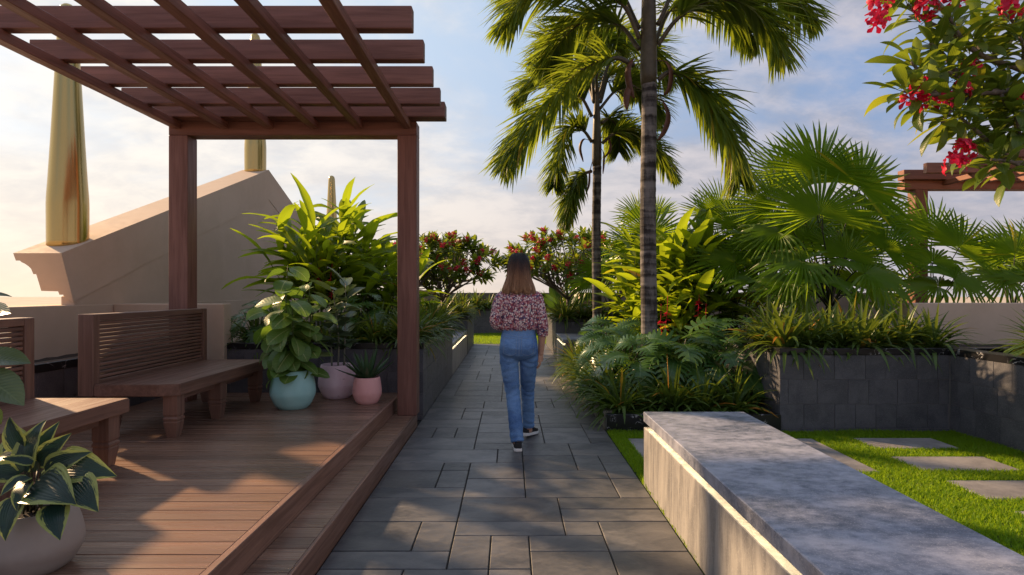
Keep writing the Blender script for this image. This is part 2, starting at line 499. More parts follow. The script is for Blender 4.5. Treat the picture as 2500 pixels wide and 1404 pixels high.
class MB:
    """collects vertices, faces and uvs, then links them as ONE mesh object"""
    def __init__(s):
        s.V, s.F, s.U, s.Rn, s.n = [], {}, [], [], 0

    def add(s, v, faces, uv=None, rnd=0.0):
        v = np.asarray(v, float).reshape(-1, 3)
        s.V.append(v)
        s.U.append(np.asarray(uv, float) if uv is not None else np.full((len(v), 2), 0.25))
        s.Rn.append(np.full(len(v), rnd) if np.isscalar(rnd) else np.asarray(rnd))
        if isinstance(faces, np.ndarray):
            s.F.setdefault(faces.shape[1], []).append(faces + s.n)
        else:
            for f in faces:
                s.F.setdefault(len(f), []).append(np.asarray([f]) + s.n)
        s.n += len(v)

    def merge(s, o, mat=None):
        v = np.concatenate(o.V)
        if mat is not None:
            a = np.array(mat)
            v = v @ a[:3, :3].T + a[:3, 3]
        s.V.append(v)
        s.U += o.U
        s.Rn += o.Rn
        for k, l in o.F.items():
            s.F.setdefault(k, []).extend([x + s.n for x in l])
        s.n += o.n

    def box(s, x0, x1, y0, y1, z0, z1, b=0.0, rnd=0.0):
        if b <= 0:
            v = [(x, y, z) for z in (z0, z1) for y in (y0, y1) for x in (x0, x1)]
            s.add(v, np.array([(0, 2, 3, 1), (4, 5, 7, 6), (0, 1, 5, 4), (2, 6, 7, 3), (0, 4, 6, 2), (1, 3, 7, 5)]), None, rnd)
            return
        bm = bmesh.new()
        bmesh.ops.create_cube(bm, size=1)
        bmesh.ops.scale(bm, vec=(x1 - x0, y1 - y0, z1 - z0), verts=bm.verts)
        bmesh.ops.translate(bm, vec=((x0 + x1) / 2, (y0 + y1) / 2, (z0 + z1) / 2), verts=bm.verts)
        bmesh.ops.bevel(bm, geom=bm.edges[:], offset=b, segments=1, affect='EDGES')
        bm.verts.index_update()
        s.add([v.co[:] for v in bm.verts], [[v.index for v in f.verts] for f in bm.faces], None, rnd)
        bm.free()

    def tube(s, pts, rad, n=8, cap=True, rnd=0.0, flat=1.0):
        pts = [Vector(p) for p in pts]
        if not hasattr(rad, '__len__'):
            rad = [rad] * len(pts)
        v, uv = [], []
        prev = None
        for i, p in enumerate(pts):
            t = (pts[min(i + 1, len(pts) - 1)] - pts[max(i - 1, 0)]).normalized()
            if prev is None:
                a = t.orthogonal().normalized()
            else:
                a = (prev - t * prev.dot(t)).normalized()
            prev = a
            b = t.cross(a)
            for k in range(n):
                th = 2 * math.pi * k / n
                v.append(p + (a * math.cos(th) + b * math.sin(th) * flat) * rad[i])
                uv.append((k / n, i / max(1, len(pts) - 1)))
        m = len(pts)
        f = [(i * n + k, i * n + (k + 1) % n, (i + 1) * n + (k + 1) % n, (i + 1) * n + k) for i in range(m - 1) for k in range(n)]
        s.add([tuple(x) for x in v], np.array(f), uv, rnd)
        if cap:
            b0 = s.n - len(v)
            s.F.setdefault(n, []).append(np.array([[b0 + k for k in range(n)][::-1]]))
            s.F.setdefault(n, []).append(np.array([[b0 + (m - 1) * n + k for k in range(n)]]))

    def lathe(s, prof, n=32, c=(0, 0), cap=True, wob=0.0):
        v, f, uv = [], [], []
        for i, (r, z) in enumerate(prof):
            for k in range(n):
                a = 2 * math.pi * k / n
                rr = r * (1 + wob * mnoise.noise(Vector((math.cos(a), math.sin(a), z * 3))))
                v.append((c[0] + rr * math.cos(a), c[1] + rr * math.sin(a), z))
                uv.append((k / n, i / len(prof)))
        for i in range(len(prof) - 1):
            for k in range(n):
                f.append((i * n + k, i * n + (k + 1) % n, (i + 1) * n + (k + 1) % n, (i + 1) * n + k))
        s.add(v, np.array(f), uv)
        if cap:
            b0 = s.n - len(v)
            s.F.setdefault(n, []).append(np.array([[b0 + k for k in range(n)][::-1]]))
            s.F.setdefault(n, []).append(np.array([[b0 + (len(prof) - 1) * n + k for k in range(n)]]))

    def loft(s, rings, n=24, power=2.0):
        """rings: (cx, cy, z, rx, ry), closed at both ends"""
        v = []
        for cx, cy, z, rx, ry in rings:
            for k in range(n):
                a = 2 * math.pi * k / n
                ca, sa = math.cos(a), math.sin(a)
                v.append((cx + rx * math.copysign(abs(ca) ** (2 / power), ca), cy + ry * math.copysign(abs(sa) ** (2 / power), sa), z))
        m = len(rings)
        f = [(i * n + k, i * n + (k + 1) % n, (i + 1) * n + (k + 1) % n, (i + 1) * n + k) for i in range(m - 1) for k in range(n)]
        s.add(v, np.array(f))
        b0 = s.n - len(v)
        s.F.setdefault(n, []).append(np.array([[b0 + k for k in range(n)][::-1]]))
        s.F.setdefault(n, []).append(np.array([[b0 + (m - 1) * n + k for k in range(n)]]))

    def mesh(s, name, mat, smooth=False, off=(0, 0, 0)):
        me = bpy.data.meshes.new(name)
        v = np.concatenate(s.V) - np.asarray(off)
        loops, starts, tot, st = [], [], [], 0
        for k, l in s.F.items():
            a = np.concatenate(l)
            loops.append(a.reshape(-1))
            starts.append(st + np.arange(len(a)) * k)
            tot.append(np.full(len(a), k))
            st += a.size
        loops = np.concatenate(loops).astype(np.int32)
        starts = np.concatenate(starts).astype(np.int32)
        me.vertices.add(len(v))
        me.vertices.foreach_set('co', v.astype(np.float32).ravel())
        me.loops.add(len(loops))
        me.loops.foreach_set('vertex_index', loops)
        me.polygons.add(len(starts))
        me.polygons.foreach_set('loop_start', starts)
        me.polygons.foreach_set('loop_total', np.concatenate(tot).astype(np.int32))
        me.update(calc_edges=True)
        uvl = me.uv_layers.new(name='UVMap')
        u = np.concatenate(s.U)
        uvl.data.foreach_set('uv', u[loops].astype(np.float32).ravel())
        at = me.attributes.new('rnd', 'FLOAT', 'POINT')
        at.data.foreach_set('value', np.concatenate(s.Rn).astype(np.float32))
        me.polygons.foreach_set('use_smooth', np.full(len(starts), bool(smooth)))
        me.materials.append(mat)
        me.validate()
        return me

    def build(s, name, mat, parent=None, smooth=False):
        off = root_loc(parent)
        o = bpy.data.objects.new(name, s.mesh(name, mat, smooth, off))
        COL.objects.link(o)
        o.parent = parent
        return o


def root_loc(o):
    if o is None:
        return (0, 0, 0)
    while o.parent:
        o = o.parent
    return tuple(o.location)


def tag(o, label, cat, group=None, kind=None):
    if label:
        o['label'] = label
    if cat:
        o['category'] = cat
    if group:
        o['group'] = group
    if kind:
        o['kind'] = kind
    return o


def thing(name, label, cat, loc=(0, 0, 0), group=None):
    o = bpy.data.objects.new(name, None)
    o.empty_display_size = 0.1
    COL.objects.link(o)
    o.location = loc
    return tag(o, label, cat, group)


def struct(name, mb, mat, smooth=False):
    return tag(mb.build(name, mat, None, smooth), None, None, None, 'structure')


def put(name, me, parent, mat):
    """one more part that shares mesh data; mat is in the parent thing's space"""
    o = bpy.data.objects.new(name, me)
    COL.objects.link(o)
    o.parent = parent
    o.matrix_basis = mat
    return o


def boxpart(name, parent, mat, x0, x1, y0, y1, z0, z1, b=0.004):
    m = MB()
    m.box(x0, x1, y0, y1, z0, z1, b)
    return m.build(name, mat, parent)


def pt(px, py, y):
    """a point seen at photograph pixel (px, py), y metres in front of the lens"""
    return Vector(((px - 1245) / 1500 * y, y, EYE - (py - 712) / 1500 * y))


def frame(pos, d, up=(0, 0, 1), roll=0.0, s=1.0):
    y = Vector(d).normalized()
    up = Vector(up)
    x = y.cross(up)
    if x.length < 1e-4:
        x = Vector((1, 0, 0))
    x.normalize()
    z = x.cross(y)
    if roll:
        q = Matrix.Rotation(roll, 3, y)
        x, z = q @ x, q @ z
    m = Matrix.Identity(4)
    for i in range(3):
        m[i][0], m[i][1], m[i][2], m[i][3] = x[i] * s, y[i] * s, z[i] * s, pos[i]
    return m


def leaf_mb(L, W, prof, nl=8, bend=0.5, fold=0.25, wave=0.0, rnd=0.0, twist=0.0, mb=None, petiole=0.0, pr=0.003, cols=4):
    """a leaf from the origin along +Y, curling down; prof = half widths along its length (0..1)"""
    mb = mb or MB()
    t = np.linspace(0, 1, nl + 1)
    pt_ = np.linspace(0, 1, len(prof))
    w = np.interp(t, pt_, prof) * W / 2
    y, z = np.zeros(nl + 1), np.zeros(nl + 1)
    ang = np.array([-bend * tt ** 1.3 for tt in t])
    ds = L / nl
    for i in range(1, nl + 1):
        a = (ang[i] + ang[i - 1]) / 2
        y[i] = y[i - 1] + ds * math.cos(a)
        z[i] = z[i - 1] + ds * math.sin(a)
    y += petiole
    us = np.linspace(-1, 1, cols + 1)
    V, UV = [], []
    for i in range(nl + 1):
        ca, sa = math.cos(ang[i]), math.sin(ang[i])
        for u in us:
            x = u * w[i]
            h = fold * abs(u) * w[i] + wave * W * abs(u) * math.sin(t[i] * 17 + u * 2)
            tw = twist * t[i]
            xx = x * math.cos(tw) - h * math.sin(tw)
            hh = x * math.sin(tw) + h * math.cos(tw)
            V.append((xx, y[i] - hh * sa, z[i] + hh * ca))
            UV.append(((u + 1) / 2, t[i]))
    c = cols + 1
    F = np.array([(i * c + k, i * c + k + 1, (i + 1) * c + k + 1, (i + 1) * c + k) for i in range(nl) for k in range(cols)])
    mb.add(V, F, UV, rnd)
    if petiole > 0:
        mb.tube([(0, 0, 0), (0, petiole * 0.5, -petiole * 0.02), (0, petiole + L * 0.08, -0.001)], [pr, pr * 0.8, pr * 0.6], 5, False, rnd)
    return mb


LANCE = [0.12, 0.55, 0.86, 1.0, 0.98, 0.86, 0.66, 0.4, 0.03]
OBOV = [0.10, 0.45, 0.72, 0.92, 1.0, 0.97, 0.8, 0.42, 0.04]
OVAL = [0.10, 0.62, 0.9, 1.0, 1.0, 0.92, 0.74, 0.42, 0.03]
HEART = [0.5, 0.95, 1.0, 0.97, 0.86, 0.7, 0.48, 0.25, 0.02]
ELLIP = [0.06, 0.34, 0.62, 0.85, 0.98, 1.0, 0.86, 0.5, 0.02]
STRAP = [0.65, 0.95, 1.0, 1.0, 0.95, 0.82, 0.55, 0.04]
PADDLE = [0.3, 0.85, 1.0, 1.0, 0.97, 0.9, 0.72, 0.4, 0.03]


def ribbon(mb, p0, d0, L, W, droop, nseg=6, prof=STRAP, fold=0.35, rnd=0.0, side=None, roll=0.0):
    """a narrow leaf that starts along d0 and bends under its weight"""
    d = np.asarray(d0, float)
    d /= np.linalg.norm(d)
    p = np.asarray(p0, float)
    if side is None:
        side = np.cross(d, (0, 0, 1.0))
        if np.linalg.norm(side) < 1e-3:
            side = np.array([1.0, 0, 0])
    side = np.asarray(side, float)
    side /= np.linalg.norm(side)
    if roll:
        nn = np.cross(side, d)
        side = side * math.cos(roll) + nn * math.sin(roll)
    w = np.interp(np.linspace(0, 1, nseg + 1), np.linspace(0, 1, len(prof)), prof) * W / 2
    V, UV = [], []
    ds = L / nseg
    for i in range(nseg + 1):
        sd = side - d * np.dot(side, d)
        sd /= np.linalg.norm(sd)
        nrm = np.cross(sd, d)
        V += [p - sd * w[i] + nrm * w[i] * fold, p, p + sd * w[i] + nrm * w[i] * fold]
        t = i / nseg
        UV += [(0, t), (0.5, t), (1, t)]
        p = p + d * ds
        d = d + np.array([0, 0, -droop / nseg])
        d /= np.linalg.norm(d)
    F = np.array([(i * 3 + k, i * 3 + k + 1, i * 3 + 4 + k, i * 3 + 3 + k) for i in range(nseg) for k in (0, 1)])
    mb.add(V, F, UV, rnd)


def catmull(ps, n):
    ps = [Vector(p) for p in ps]
    q = [ps[0] * 2 - ps[1]] + ps + [ps[-1] * 2 - ps[-2]]
    out = []
    segs = len(ps) - 1
    for i in range(n + 1):
        t = i / n * segs
        k = min(int(t), segs - 1)
        f = t - k
        a, b, c, d = q[k], q[k + 1], q[k + 2], q[k + 3]
        out.append(0.5 * ((2 * b) + (c - a) * f + (2 * a - 5 * b + 4 * c - d) * f * f + (3 * b - a - 3 * c + d) * f ** 3))
    return out

# ------------------------------------------------------------------ the setting


def plane(mb, x0, x1, y0, y1, z):
    mb.add([(x0, y0, z), (x1, y0, z), (x1, y1, z), (x0, y1, z)], np.array([(0, 1, 2, 3)]))


g_ = MB()
plane(g_, -4500, 4500, -4500, 4500, -38)
struct('ground', g_, M['far'])
g_ = MB()
g_.box(-4.64, 14.0, -3.0, 20.9, -0.6, -0.03)
struct('terrace_floor', g_, M['grout'])

# path and its slabs, laid in a random ashlar bond
g_ = MB()
g_.box(-0.93, 0.93, -1.0, 15.8, -0.029, -0.012)
path = struct('path', g_, M['grout'])
CELL, NX, NY, Y0 = 0.2067, 9, 71, 1.13
grid = np.zeros((NX, NY), bool)
prng = random.Random(21)
for j in range(NY):
    for i in range(NX):
        if grid[i, j]:
            continue
        opts = [(3, 2, 5), (2, 2, 6), (3, 1, 4), (2, 1, 4), (1, 2, 2), (1, 1, 0.6), (2, 3, 1), (4, 2, 1.5)]
        ok = [(w, h, p) for w, h, p in opts if i + w <= NX and j + h <= NY and not grid[i:i + w, j:j + h].any()
              and not (i + w < NX and not grid[i + w, j] and i + w + 1 < NX and grid[i + w + 1, j] and w > 1 and False)]
        if not ok:
            ok = [(1, 1, 1)]
        w, h, _ = prng.choices(ok, [o[2] for o in ok])[0]
        grid[i:i + w, j:j + h] = True
        x0, y0 = -0.93 + i * CELL, Y0 + j * CELL
        gp, b = 0.0038, 0.003
        x0, x1, y0, y1 = x0 + gp, x0 + w * CELL - gp, y0 + gp, y0 + h * CELL - gp
        zt = [prng.uniform(-0.0015, 0.0012) for _ in range(4)]
        c = [(x0, y0), (x1, y0), (x1, y1), (x0, y1)]
        ins = [(x0 + b, y0 + b), (x1 - b, y0 + b), (x1 - b, y1 - b), (x0 + b, y1 - b)]
        v = [(*q, -0.011) for q in c] + [(*q, zt[k] - b) for k, q in enumerate(c)] + [(*q, zt[k]) for k, q in enumerate(ins)]
        f = [(k, (k + 1) % 4, 4 + (k + 1) % 4, 4 + k) for k in range(4)] + [(4 + k, 4 + (k + 1) % 4, 8 + (k + 1) % 4, 8 + k) for k in range(4)] + [(8, 9, 10, 11)]
        m = MB()
        m.add(v, np.array(f[:8]))
        m.F.setdefault(4, []).append(np.array([f[8]]))
        m.build('paving_slab', M['tile'], path)

# lawns
STONES = [(1.07, 1.74, 4.57, 5.60), (1.84, 2.75, 4.57, 5.60), (3.12, 3.85, 5.25, 5.62), (3.09, 3.84, 4.60, 4.99), (3.09, 3.84, 3.97, 4.36), (3.07, 3.84, 3.35, 3.75), (3.07, 3.84, 2.7, 3.1)]


def lawn(name, x0, x1, y0, y1, n, holes, h, seed, edge=None):
    m = MB()
    m.box(x0, x1, y0, y1, -0.029, -0.006)
    base = struct(name, m, M['lawn_soil'])
    r = np.random.RandomState(seed)
    yy = y0 + (y1 - y0) * r.rand(n) ** 0.8
    xx = x0 + (x1 - x0) * r.rand(n)
    keep = np.ones(n, bool)
    for a, b, c, d in holes:
        keep &= ~((xx > a + 0.005) & (xx < b - 0.005) & (yy > c + 0.005) & (yy < d - 0.005))
    xx, yy = xx[keep], yy[keep]
    n = len(xx)
    a = r.rand(n) * 6.283
    patch = 0.8 + 0.4 * (0.5 + 0.5 * np.sin(xx * 5.1 + 1.3 * np.sin(yy * 4.3)) * np.cos(yy * 3.7))
    hh = h * (0.55 + 0.7 * r.rand(n)) * patch
    w = 0.0028 * (0.8 + 0.6 * r.rand(n))
    lean = hh * (0.25 + 0.6 * r.rand(n))
    b = r.rand(n) * 6.283
    dx, dy = np.cos(a) * w, np.sin(a) * w
    lx, ly = np.cos(b) * lean, np.sin(b) * lean
    z0 = -0.006
    V = np.stack([np.stack([xx - dx, yy - dy, np.full(n, z0)], 1), np.stack([xx + dx, yy + dy, np.full(n, z0)], 1),
                  np.stack([xx + lx * 0.35 + dx * .8, yy + ly * 0.35 + dy * .8, z0 + hh * 0.6], 1), np.stack([xx + lx * 0.35 - dx * .8, yy + ly * 0.35 - dy * .8, z0 + hh * 0.6], 1),
                  np.stack([xx + lx, yy + ly, z0 + hh], 1)], 1).reshape(-1, 3)
    i0 = np.arange(n)[:, None] * 5
    g = MB()
    g.add(V, np.concatenate([i0, i0 + 1, i0 + 2, i0 + 3], 1), None, np.repeat(r.rand(n), 5))
    g.F[3] = [np.concatenate([i0 + 3, i0 + 2, i0 + 4], 1)]
    o = g.build('grass', M['grass'], base)
    o['kind'] = 'stuff'
    return base


BENCH = (0.936, 1.638, 0.7, 4.31)
lawn('lawn', 0.934, 4.262, 1.3, 5.9, 170000, STONES + [(BENCH[0], BENCH[1], BENCH[2], BENCH[3])], 0.036, 3)
lawn('far_lawn', -2.2, 2.2, 15.81, 19.68, 26000, [], 0.05, 4)
sl = ['just left of the stone bench end', 'just right of the stone bench end', 'nearest the planter corner', 'second out from the planter corner', 'third out from the planter corner', 'fourth out from the planter corner', 'fifth out from the planter corner']
for (x0, x1, y0, y1), wd in zip(STONES[:6], sl):
    m = MB()
    m.box(x0, x1, y0, y1, -0.028, 0.012, 0.006)
    tag(m.build('stepping_stone', M['step_stone']), 'grey stepping stone in the lawn, ' + wd, 'stepping stone', 'stepping stones in the lawn')


def courses(parent, p0, u, length, z0, z1, nrm, seed, th=0.006, rowh=0.238, ws=(0.2, 0.3, 0.2, 0.3, 0.28), mat='granite', gap=0.0022):
    """a face of cut stone blocks; p0 its lower corner on the wall's core, u along it, nrm outwards"""
    r = random.Random(seed)
    z = z1
    while z > z0 + 0.012:
        zb = max(z - rowh, z0)
        x = -r.uniform(0, 0.2)
        while x < length - 0.001:
            w = r.choice(ws) * 1.0
            a, b = max(x, 0), min(x + w, length)
            x += w
            if b - a < 0.03:
                continue
            a += gap if a > 0 else 0
            b -= gap if b < length else 0
            t = th + r.uniform(-0.001, 0.001)
            q0, q1 = (p0[0] + u[0] * a, p0[1] + u[1] * a), (p0[0] + u[0] * b + nrm[0] * t, p0[1] + u[1] * b + nrm[1] * t)
            m = MB()
            m.box(min(q0[0], q1[0]), max(q0[0], q1[0]), min(q0[1], q1[1]), max(q0[1], q1[1]), zb + gap, z - gap, 0.001)
            m.build('stone_block', M[mat], parent)
        z = zb


PH, CAPH = 0.80, 0.065


def planter(name, label, x0, x1, y0, y1, faces, seed, cap=0.16, soil=0.75, h=PH):
    """raised bed: mortar core, granite blocks on the faces one sees, marble coping, soil. faces: letters s w e (south faces the lens)"""
    t = thing(name, label, 'planter', ((x0 + x1) / 2, y0, 0), 'raised stone planters')
    e = 0.006
    X0, X1, YY0 = x0 + (e if 'w' in faces else 0), x1 - (e if 'e' in faces else 0), y0 + (e if 's' in faces else 0)
    boxpart('core', t, M['mortar'], X0, X1, YY0, y1, -0.028, h - CAPH - 0.004, 0)
    if 's' in faces:
        courses(t, (X0 if 'w' not in faces else x0, YY0), (1, 0), (x1 if 'e' in faces else X1) - (x0 if 'w' in faces else X0), -0.02, h - CAPH, (0, -1), seed)
    if 'e' in faces:
        courses(t, (X1, YY0 + 0.001), (0, 1), y1 - YY0, -0.02, h - CAPH, (1, 0), seed + 1)
    if 'w' in faces:
        courses(t, (X0, YY0 + 0.001), (0, 1), y1 - YY0, -0.02, h - CAPH, (-1, 0), seed + 2)
    m = MB()
    z0, z1 = h - CAPH, h
    o = 0.008
    m.box(x0 - (o if 'w' in faces else 0), x1 + (o if 'e' in faces else 0), y0 - (o if 's' in faces else 0), y0 + cap, z0, z1, 0.004)
    ys = y0 + cap + 0.001
    if 'w' in faces:
        m.box(x0 - o, x0 + cap, ys, y1, z0, z1, 0.004)
    if 'e' in faces:
        m.box(x1 - cap, x1 + o, ys, y1, z0, z1, 0.004)
    m.build('coping', M['marble'], t)
    s = MB()
    nx, ny = max(2, int((x1 - x0) / 0.12)), max(2, int((y1 - y0) / 0.12))
    xs, ys2 = np.linspace(X0 + 0.03, X1 - 0.03, nx + 1), np.linspace(y0 + 0.05, y1 - 0.01, ny + 1)
    r = np.random.RandomState(seed)
    V = [(x, y, soil + r.uniform(-0.012, 0.012)) for y in ys2 for x in xs]
    F = np.array([(j * (nx + 1) + i, j * (nx + 1) + i + 1, (j + 1) * (nx + 1) + i + 1, (j + 1) * (nx + 1) + i) for j in range(ny) for i in range(nx)])
    s.add(V, F)
    s.build('soil', M['soil'], t, True)
    return t


planter('stone_planter', 'long granite planter against the left wall behind the wooden benches', -4.195, -3.58, 0.4, 6.5, 'se', 11, 0.1)
planter('stone_planter', 'large granite planter behind the three coloured pots, bordering the path', -3.03, -0.93, 6.58, 9.95, 'se', 12)
planter('stone_planter', 'far left granite planter beyond the left stone bench, with frangipani', -4.1, -0.93, 13.42, 15.8, 'se', 13)
planter('stone_planter', 'far right granite planter beyond the right stone bench, under frangipani', 0.93, 4.6, 12.45, 15.8, 'sw', 14)
planter('stone_planter', 'low wide granite planter closing the far end of the lawn', -2.6, 2.6, 19.7, 20.55, 's', 15)
planter('stone_planter', 'right granite planter with marble coping behind the stepping stones', 2.62, 4.26, 5.96, 11.9, 'sw', 16)
t = planter('stone_planter', 'granite planter wing coming forward at the right edge', 4.27, 9.0, 3.6, 5.955, 'w', 17)
planter('stone_planter', 'long planted bed running behind the right beige wall', 4.265, 11.0, 7.16, 11.9, '', 18)
planter('stone_planter', 'narrow planted bed in front of the right beige wall', 4.265, 9.0, 5.96, 7.0, '', 22)
planter('stone_planter', 'planted bed behind the left stone bench', -4.1, -1.68, 9.96, 13.41, '', 19)
planter('stone_planter', 'planted bed behind the right stone bench', 1.68, 4.6, 11.91, 12.44, '', 20)

# low kerbed bed on the right of the path
t = thing('low_planter', 'low black marble edged bed of lush plants on the right of the path', 'planter', (1.77, 5.92, 0), 'raised stone planters')
boxpart('front_kerb', t, M['marble'], 0.935, 2.615, 5.92, 6.02, -0.028, 0.165, 0.004)
for k in range(12):
    y0 = 6.022 + k * 0.385
    boxpart('kerb_stone', t, M['kerb_stone'], 0.932, 1.03, y0, y0 + 0.378, -0.028, 0.16 + rng.uniform(-0.003, 0.003), 0.006)
s = MB()
s.box(1.03, 2.617, 6.021, 10.75, -0.028, 0.13)
s.build('soil', M['soil'], t)

# walls
m = MB()
m.box(-4.64, -4.203, -2.5, 20.6, -0.6, 1.22, 0.006)
tag(m.build('parapet_wall', M['plaster']), 'long beige parapet wall along the left edge of the terrace', 'wall')
m = MB()
m.box(-4.199, -3.032, 6.51, 6.68, -0.028, 1.22, 0.006)
tag(m.build('cross_wall', M['plaster']), 'short beige wall behind the far wooden bench and pergola post', 'wall')
m = MB()
m.box(-4.6, 14.0, 20.62, 20.88, -0.6, 1.31, 0.006)
tag(m.build('parapet_wall', M['beige_shaded']), 'beige parapet wall, coloured brown for shade, along the far end of the terrace', 'wall')
m = MB()
m.box(4.56, 9.0, 7.01, 7.15, 0.5, 1.22, 0.006)
tag(m.build('low_wall', M['plaster']), 'low beige wall under the right pergola among fan palms', 'wall')
m = MB()
m.box(1.70, 2.05, 15.0, 15.35, 0.6, 1.31, 0.006)
m.box(1.68, 2.07, 14.98, 15.37, 1.311, 1.33, 0.004)
tag(m.build('pier', M['plaster']), 'small sunlit beige pier beside the thinner palm trunk', 'pier')

# pediment on the left parapet
PRO = [(0, 0), (.45, 0), (.444, .073), (.406, .073), (.395, .088), (.368, .103), (.340, .128), (.322, .153), (.314, .207), (.287, .207), (.282, .375), (.122, .38), (.118, .414), (.083, .414), (.075, .44), (.045, .468), (.022, .483), (0, .487)]
t = thing('pediment_wall', 'beige triangular gable wall with moulded cornice on the left parapet', 'gable wall', (-4.4, 10.7, 1.22))
SL = math.atan(0.355)
peak_y, peak_z, low_y, low_z = 10.7, 3.47, 5.75, 1.71
m = MB()
ring = []
V = []
for end in (0, 1, 2):
    for u, d in PRO:
        x = -4.2 - u
        if end == 1:
            V.append((x, peak_y, peak_z - d / math.cos(SL)))
        else:
            sgn = 1 if end == 0 else -1
            V.append((x, peak_y - sgn * (peak_y - low_y) + sgn * d * math.sin(SL), low_z - d * math.cos(SL)))
n = len(PRO)
F = [(a * n + k, a * n + (k + 1) % n, (a + 1) * n + (k + 1) % n, (a + 1) * n + k) for a in (0, 1) for k in range(n)]
m.add(V, np.array(F))
m.F.setdefault(n, []).append(np.array([list(range(n))[::-1]]))
m.F[n].append(np.array([list(range(2 * n, 3 * n))]))
m.build('cornice', M['plaster'], t)
m = MB()
tri = [(5.93, 1.215), (15.47, 1.215), (15.47, 1.3), (10.7, 3.1), (5.93, 1.3)]
V = [(x, y, z) for x in (-4.33, -4.206) for y, z in tri]
m.add(V, [(0, 1, 2, 3, 4)[::-1], (5, 6, 7, 8, 9)] + [(k, (k + 1) % 5, 5 + (k + 1) % 5, 5 + k) for k in range(5)])
m.build('gable_face', M['plaster'], t)


def finial(label, x, y, z):
    m = MB()
    prof = [(0.178, -0.12), (0.178, 0.0), (0.180, 0.36), (0.178, 0.44), (0.166, 0.62), (0.145, 1.0), (0.12, 1.5), (0.095, 2.0), (0.082, 2.25), (0.078, 2.3), (0.065, 2.345), (0.04, 2.37), (0.01, 2.38)]
    m.lathe([(r, h + z) for r, h in prof], 48, (x, y))
    tag(m.build('gold_finial', M['gold'], None, True), label, 'finial', 'gold finials on the gable')


finial('tallest looking gold finial at the near end of the gable, left of the pergola post', -4.425, 6.15, 1.85)
finial('gold finial on the gable peak, seen through the pergola', -4.425, 10.68, 3.46)
finial('smallest gold finial beyond the gable, above the ginger plant', -4.425, 15.25, 1.85)

# ------------------------------------------------------------------ deck, pergolas
t = thing('timber_deck', 'brown timber deck with one long step beside the path', 'deck', (-2.3, 4, 0))
k, y = 0, 1.0
while y < 6.56:
    y1 = min(y + 0.127, 6.575)
    boxpart('deck_board', t, M['deck'], -3.57, -1.185, y + 0.002, y1 - 0.002, 0.245, 0.27 + rng.uniform(-0.0008, 0.0008), 0.002)
    if y < 6.13:
        boxpart('step_board', t, M['deck'], -1.148, -0.955, y + 0.002, y1 - 0.002, 0.112, 0.137 + rng.uniform(-0.0008, 0.0008), 0.002)
    y += 0.127
boxpart('edge_board', t, M['bench_wood'], -1.184, -1.15, 1.0, 6.575, 0.10, 0.2715, 0.003)
boxpart('step_edge_board', t, M['bench_wood'], -0.954, -0.933, 1.0, 6.19, -0.01, 0.1385, 0.003)
boxpart('substructure', t, M['soil'], -3.57, -1.19, 1.0, 6.575, -0.028, 0.235, 0)


def pergola(label, posts, beams, bx, rafters, ry, head, headx, zb=3.013, zt=3.158, wd='wood_'):
    t = thing('pergola', label, 'pergola', (posts[0][0], posts[0][2], 0), 'timber pergolas')
    for x0, x1, y0, y1, z0 in posts:
        boxpart('post', t, M[wd + 'z'], x0, x1, y0, y1, z0, 2.878, 0.005)
    for hy0, hy1 in head:
        boxpart('head_beam', t, M[wd + 'x'], headx[0], headx[1], hy0, hy1, 2.879, zb - 0.001, 0.005)
    for y0, th in beams:
        boxpart('beam', t, M[wd + 'x'], bx[0], bx[1], y0, y0 + th, zb, zt, 0.005)
    for x in rafters:
        boxpart('rafter', t, M[wd + 'y'], x - 0.04, x + 0.04, ry[0], ry[1], 2.940, zb - 0.0015, 0.004)
    return t


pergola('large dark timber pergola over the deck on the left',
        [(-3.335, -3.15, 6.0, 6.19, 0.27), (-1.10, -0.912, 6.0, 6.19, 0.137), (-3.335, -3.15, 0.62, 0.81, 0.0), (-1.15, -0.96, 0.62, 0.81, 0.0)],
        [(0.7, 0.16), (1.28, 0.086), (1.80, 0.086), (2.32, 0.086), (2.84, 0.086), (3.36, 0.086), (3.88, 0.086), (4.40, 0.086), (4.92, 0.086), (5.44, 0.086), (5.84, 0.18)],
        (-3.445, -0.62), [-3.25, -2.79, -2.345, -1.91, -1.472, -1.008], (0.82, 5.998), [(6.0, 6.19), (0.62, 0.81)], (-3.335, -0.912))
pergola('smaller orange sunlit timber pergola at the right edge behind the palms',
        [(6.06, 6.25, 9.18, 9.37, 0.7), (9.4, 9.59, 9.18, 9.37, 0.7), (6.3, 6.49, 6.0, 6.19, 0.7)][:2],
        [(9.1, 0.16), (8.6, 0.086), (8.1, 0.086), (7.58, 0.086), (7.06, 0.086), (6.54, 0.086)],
        (5.84, 9.9), [6.5, 6.95, 7.4, 7.85, 8.3, 8.75, 9.2], (6.3, 9.178), [(9.18, 9.37)], (5.9, 9.6), wd='wood2_')

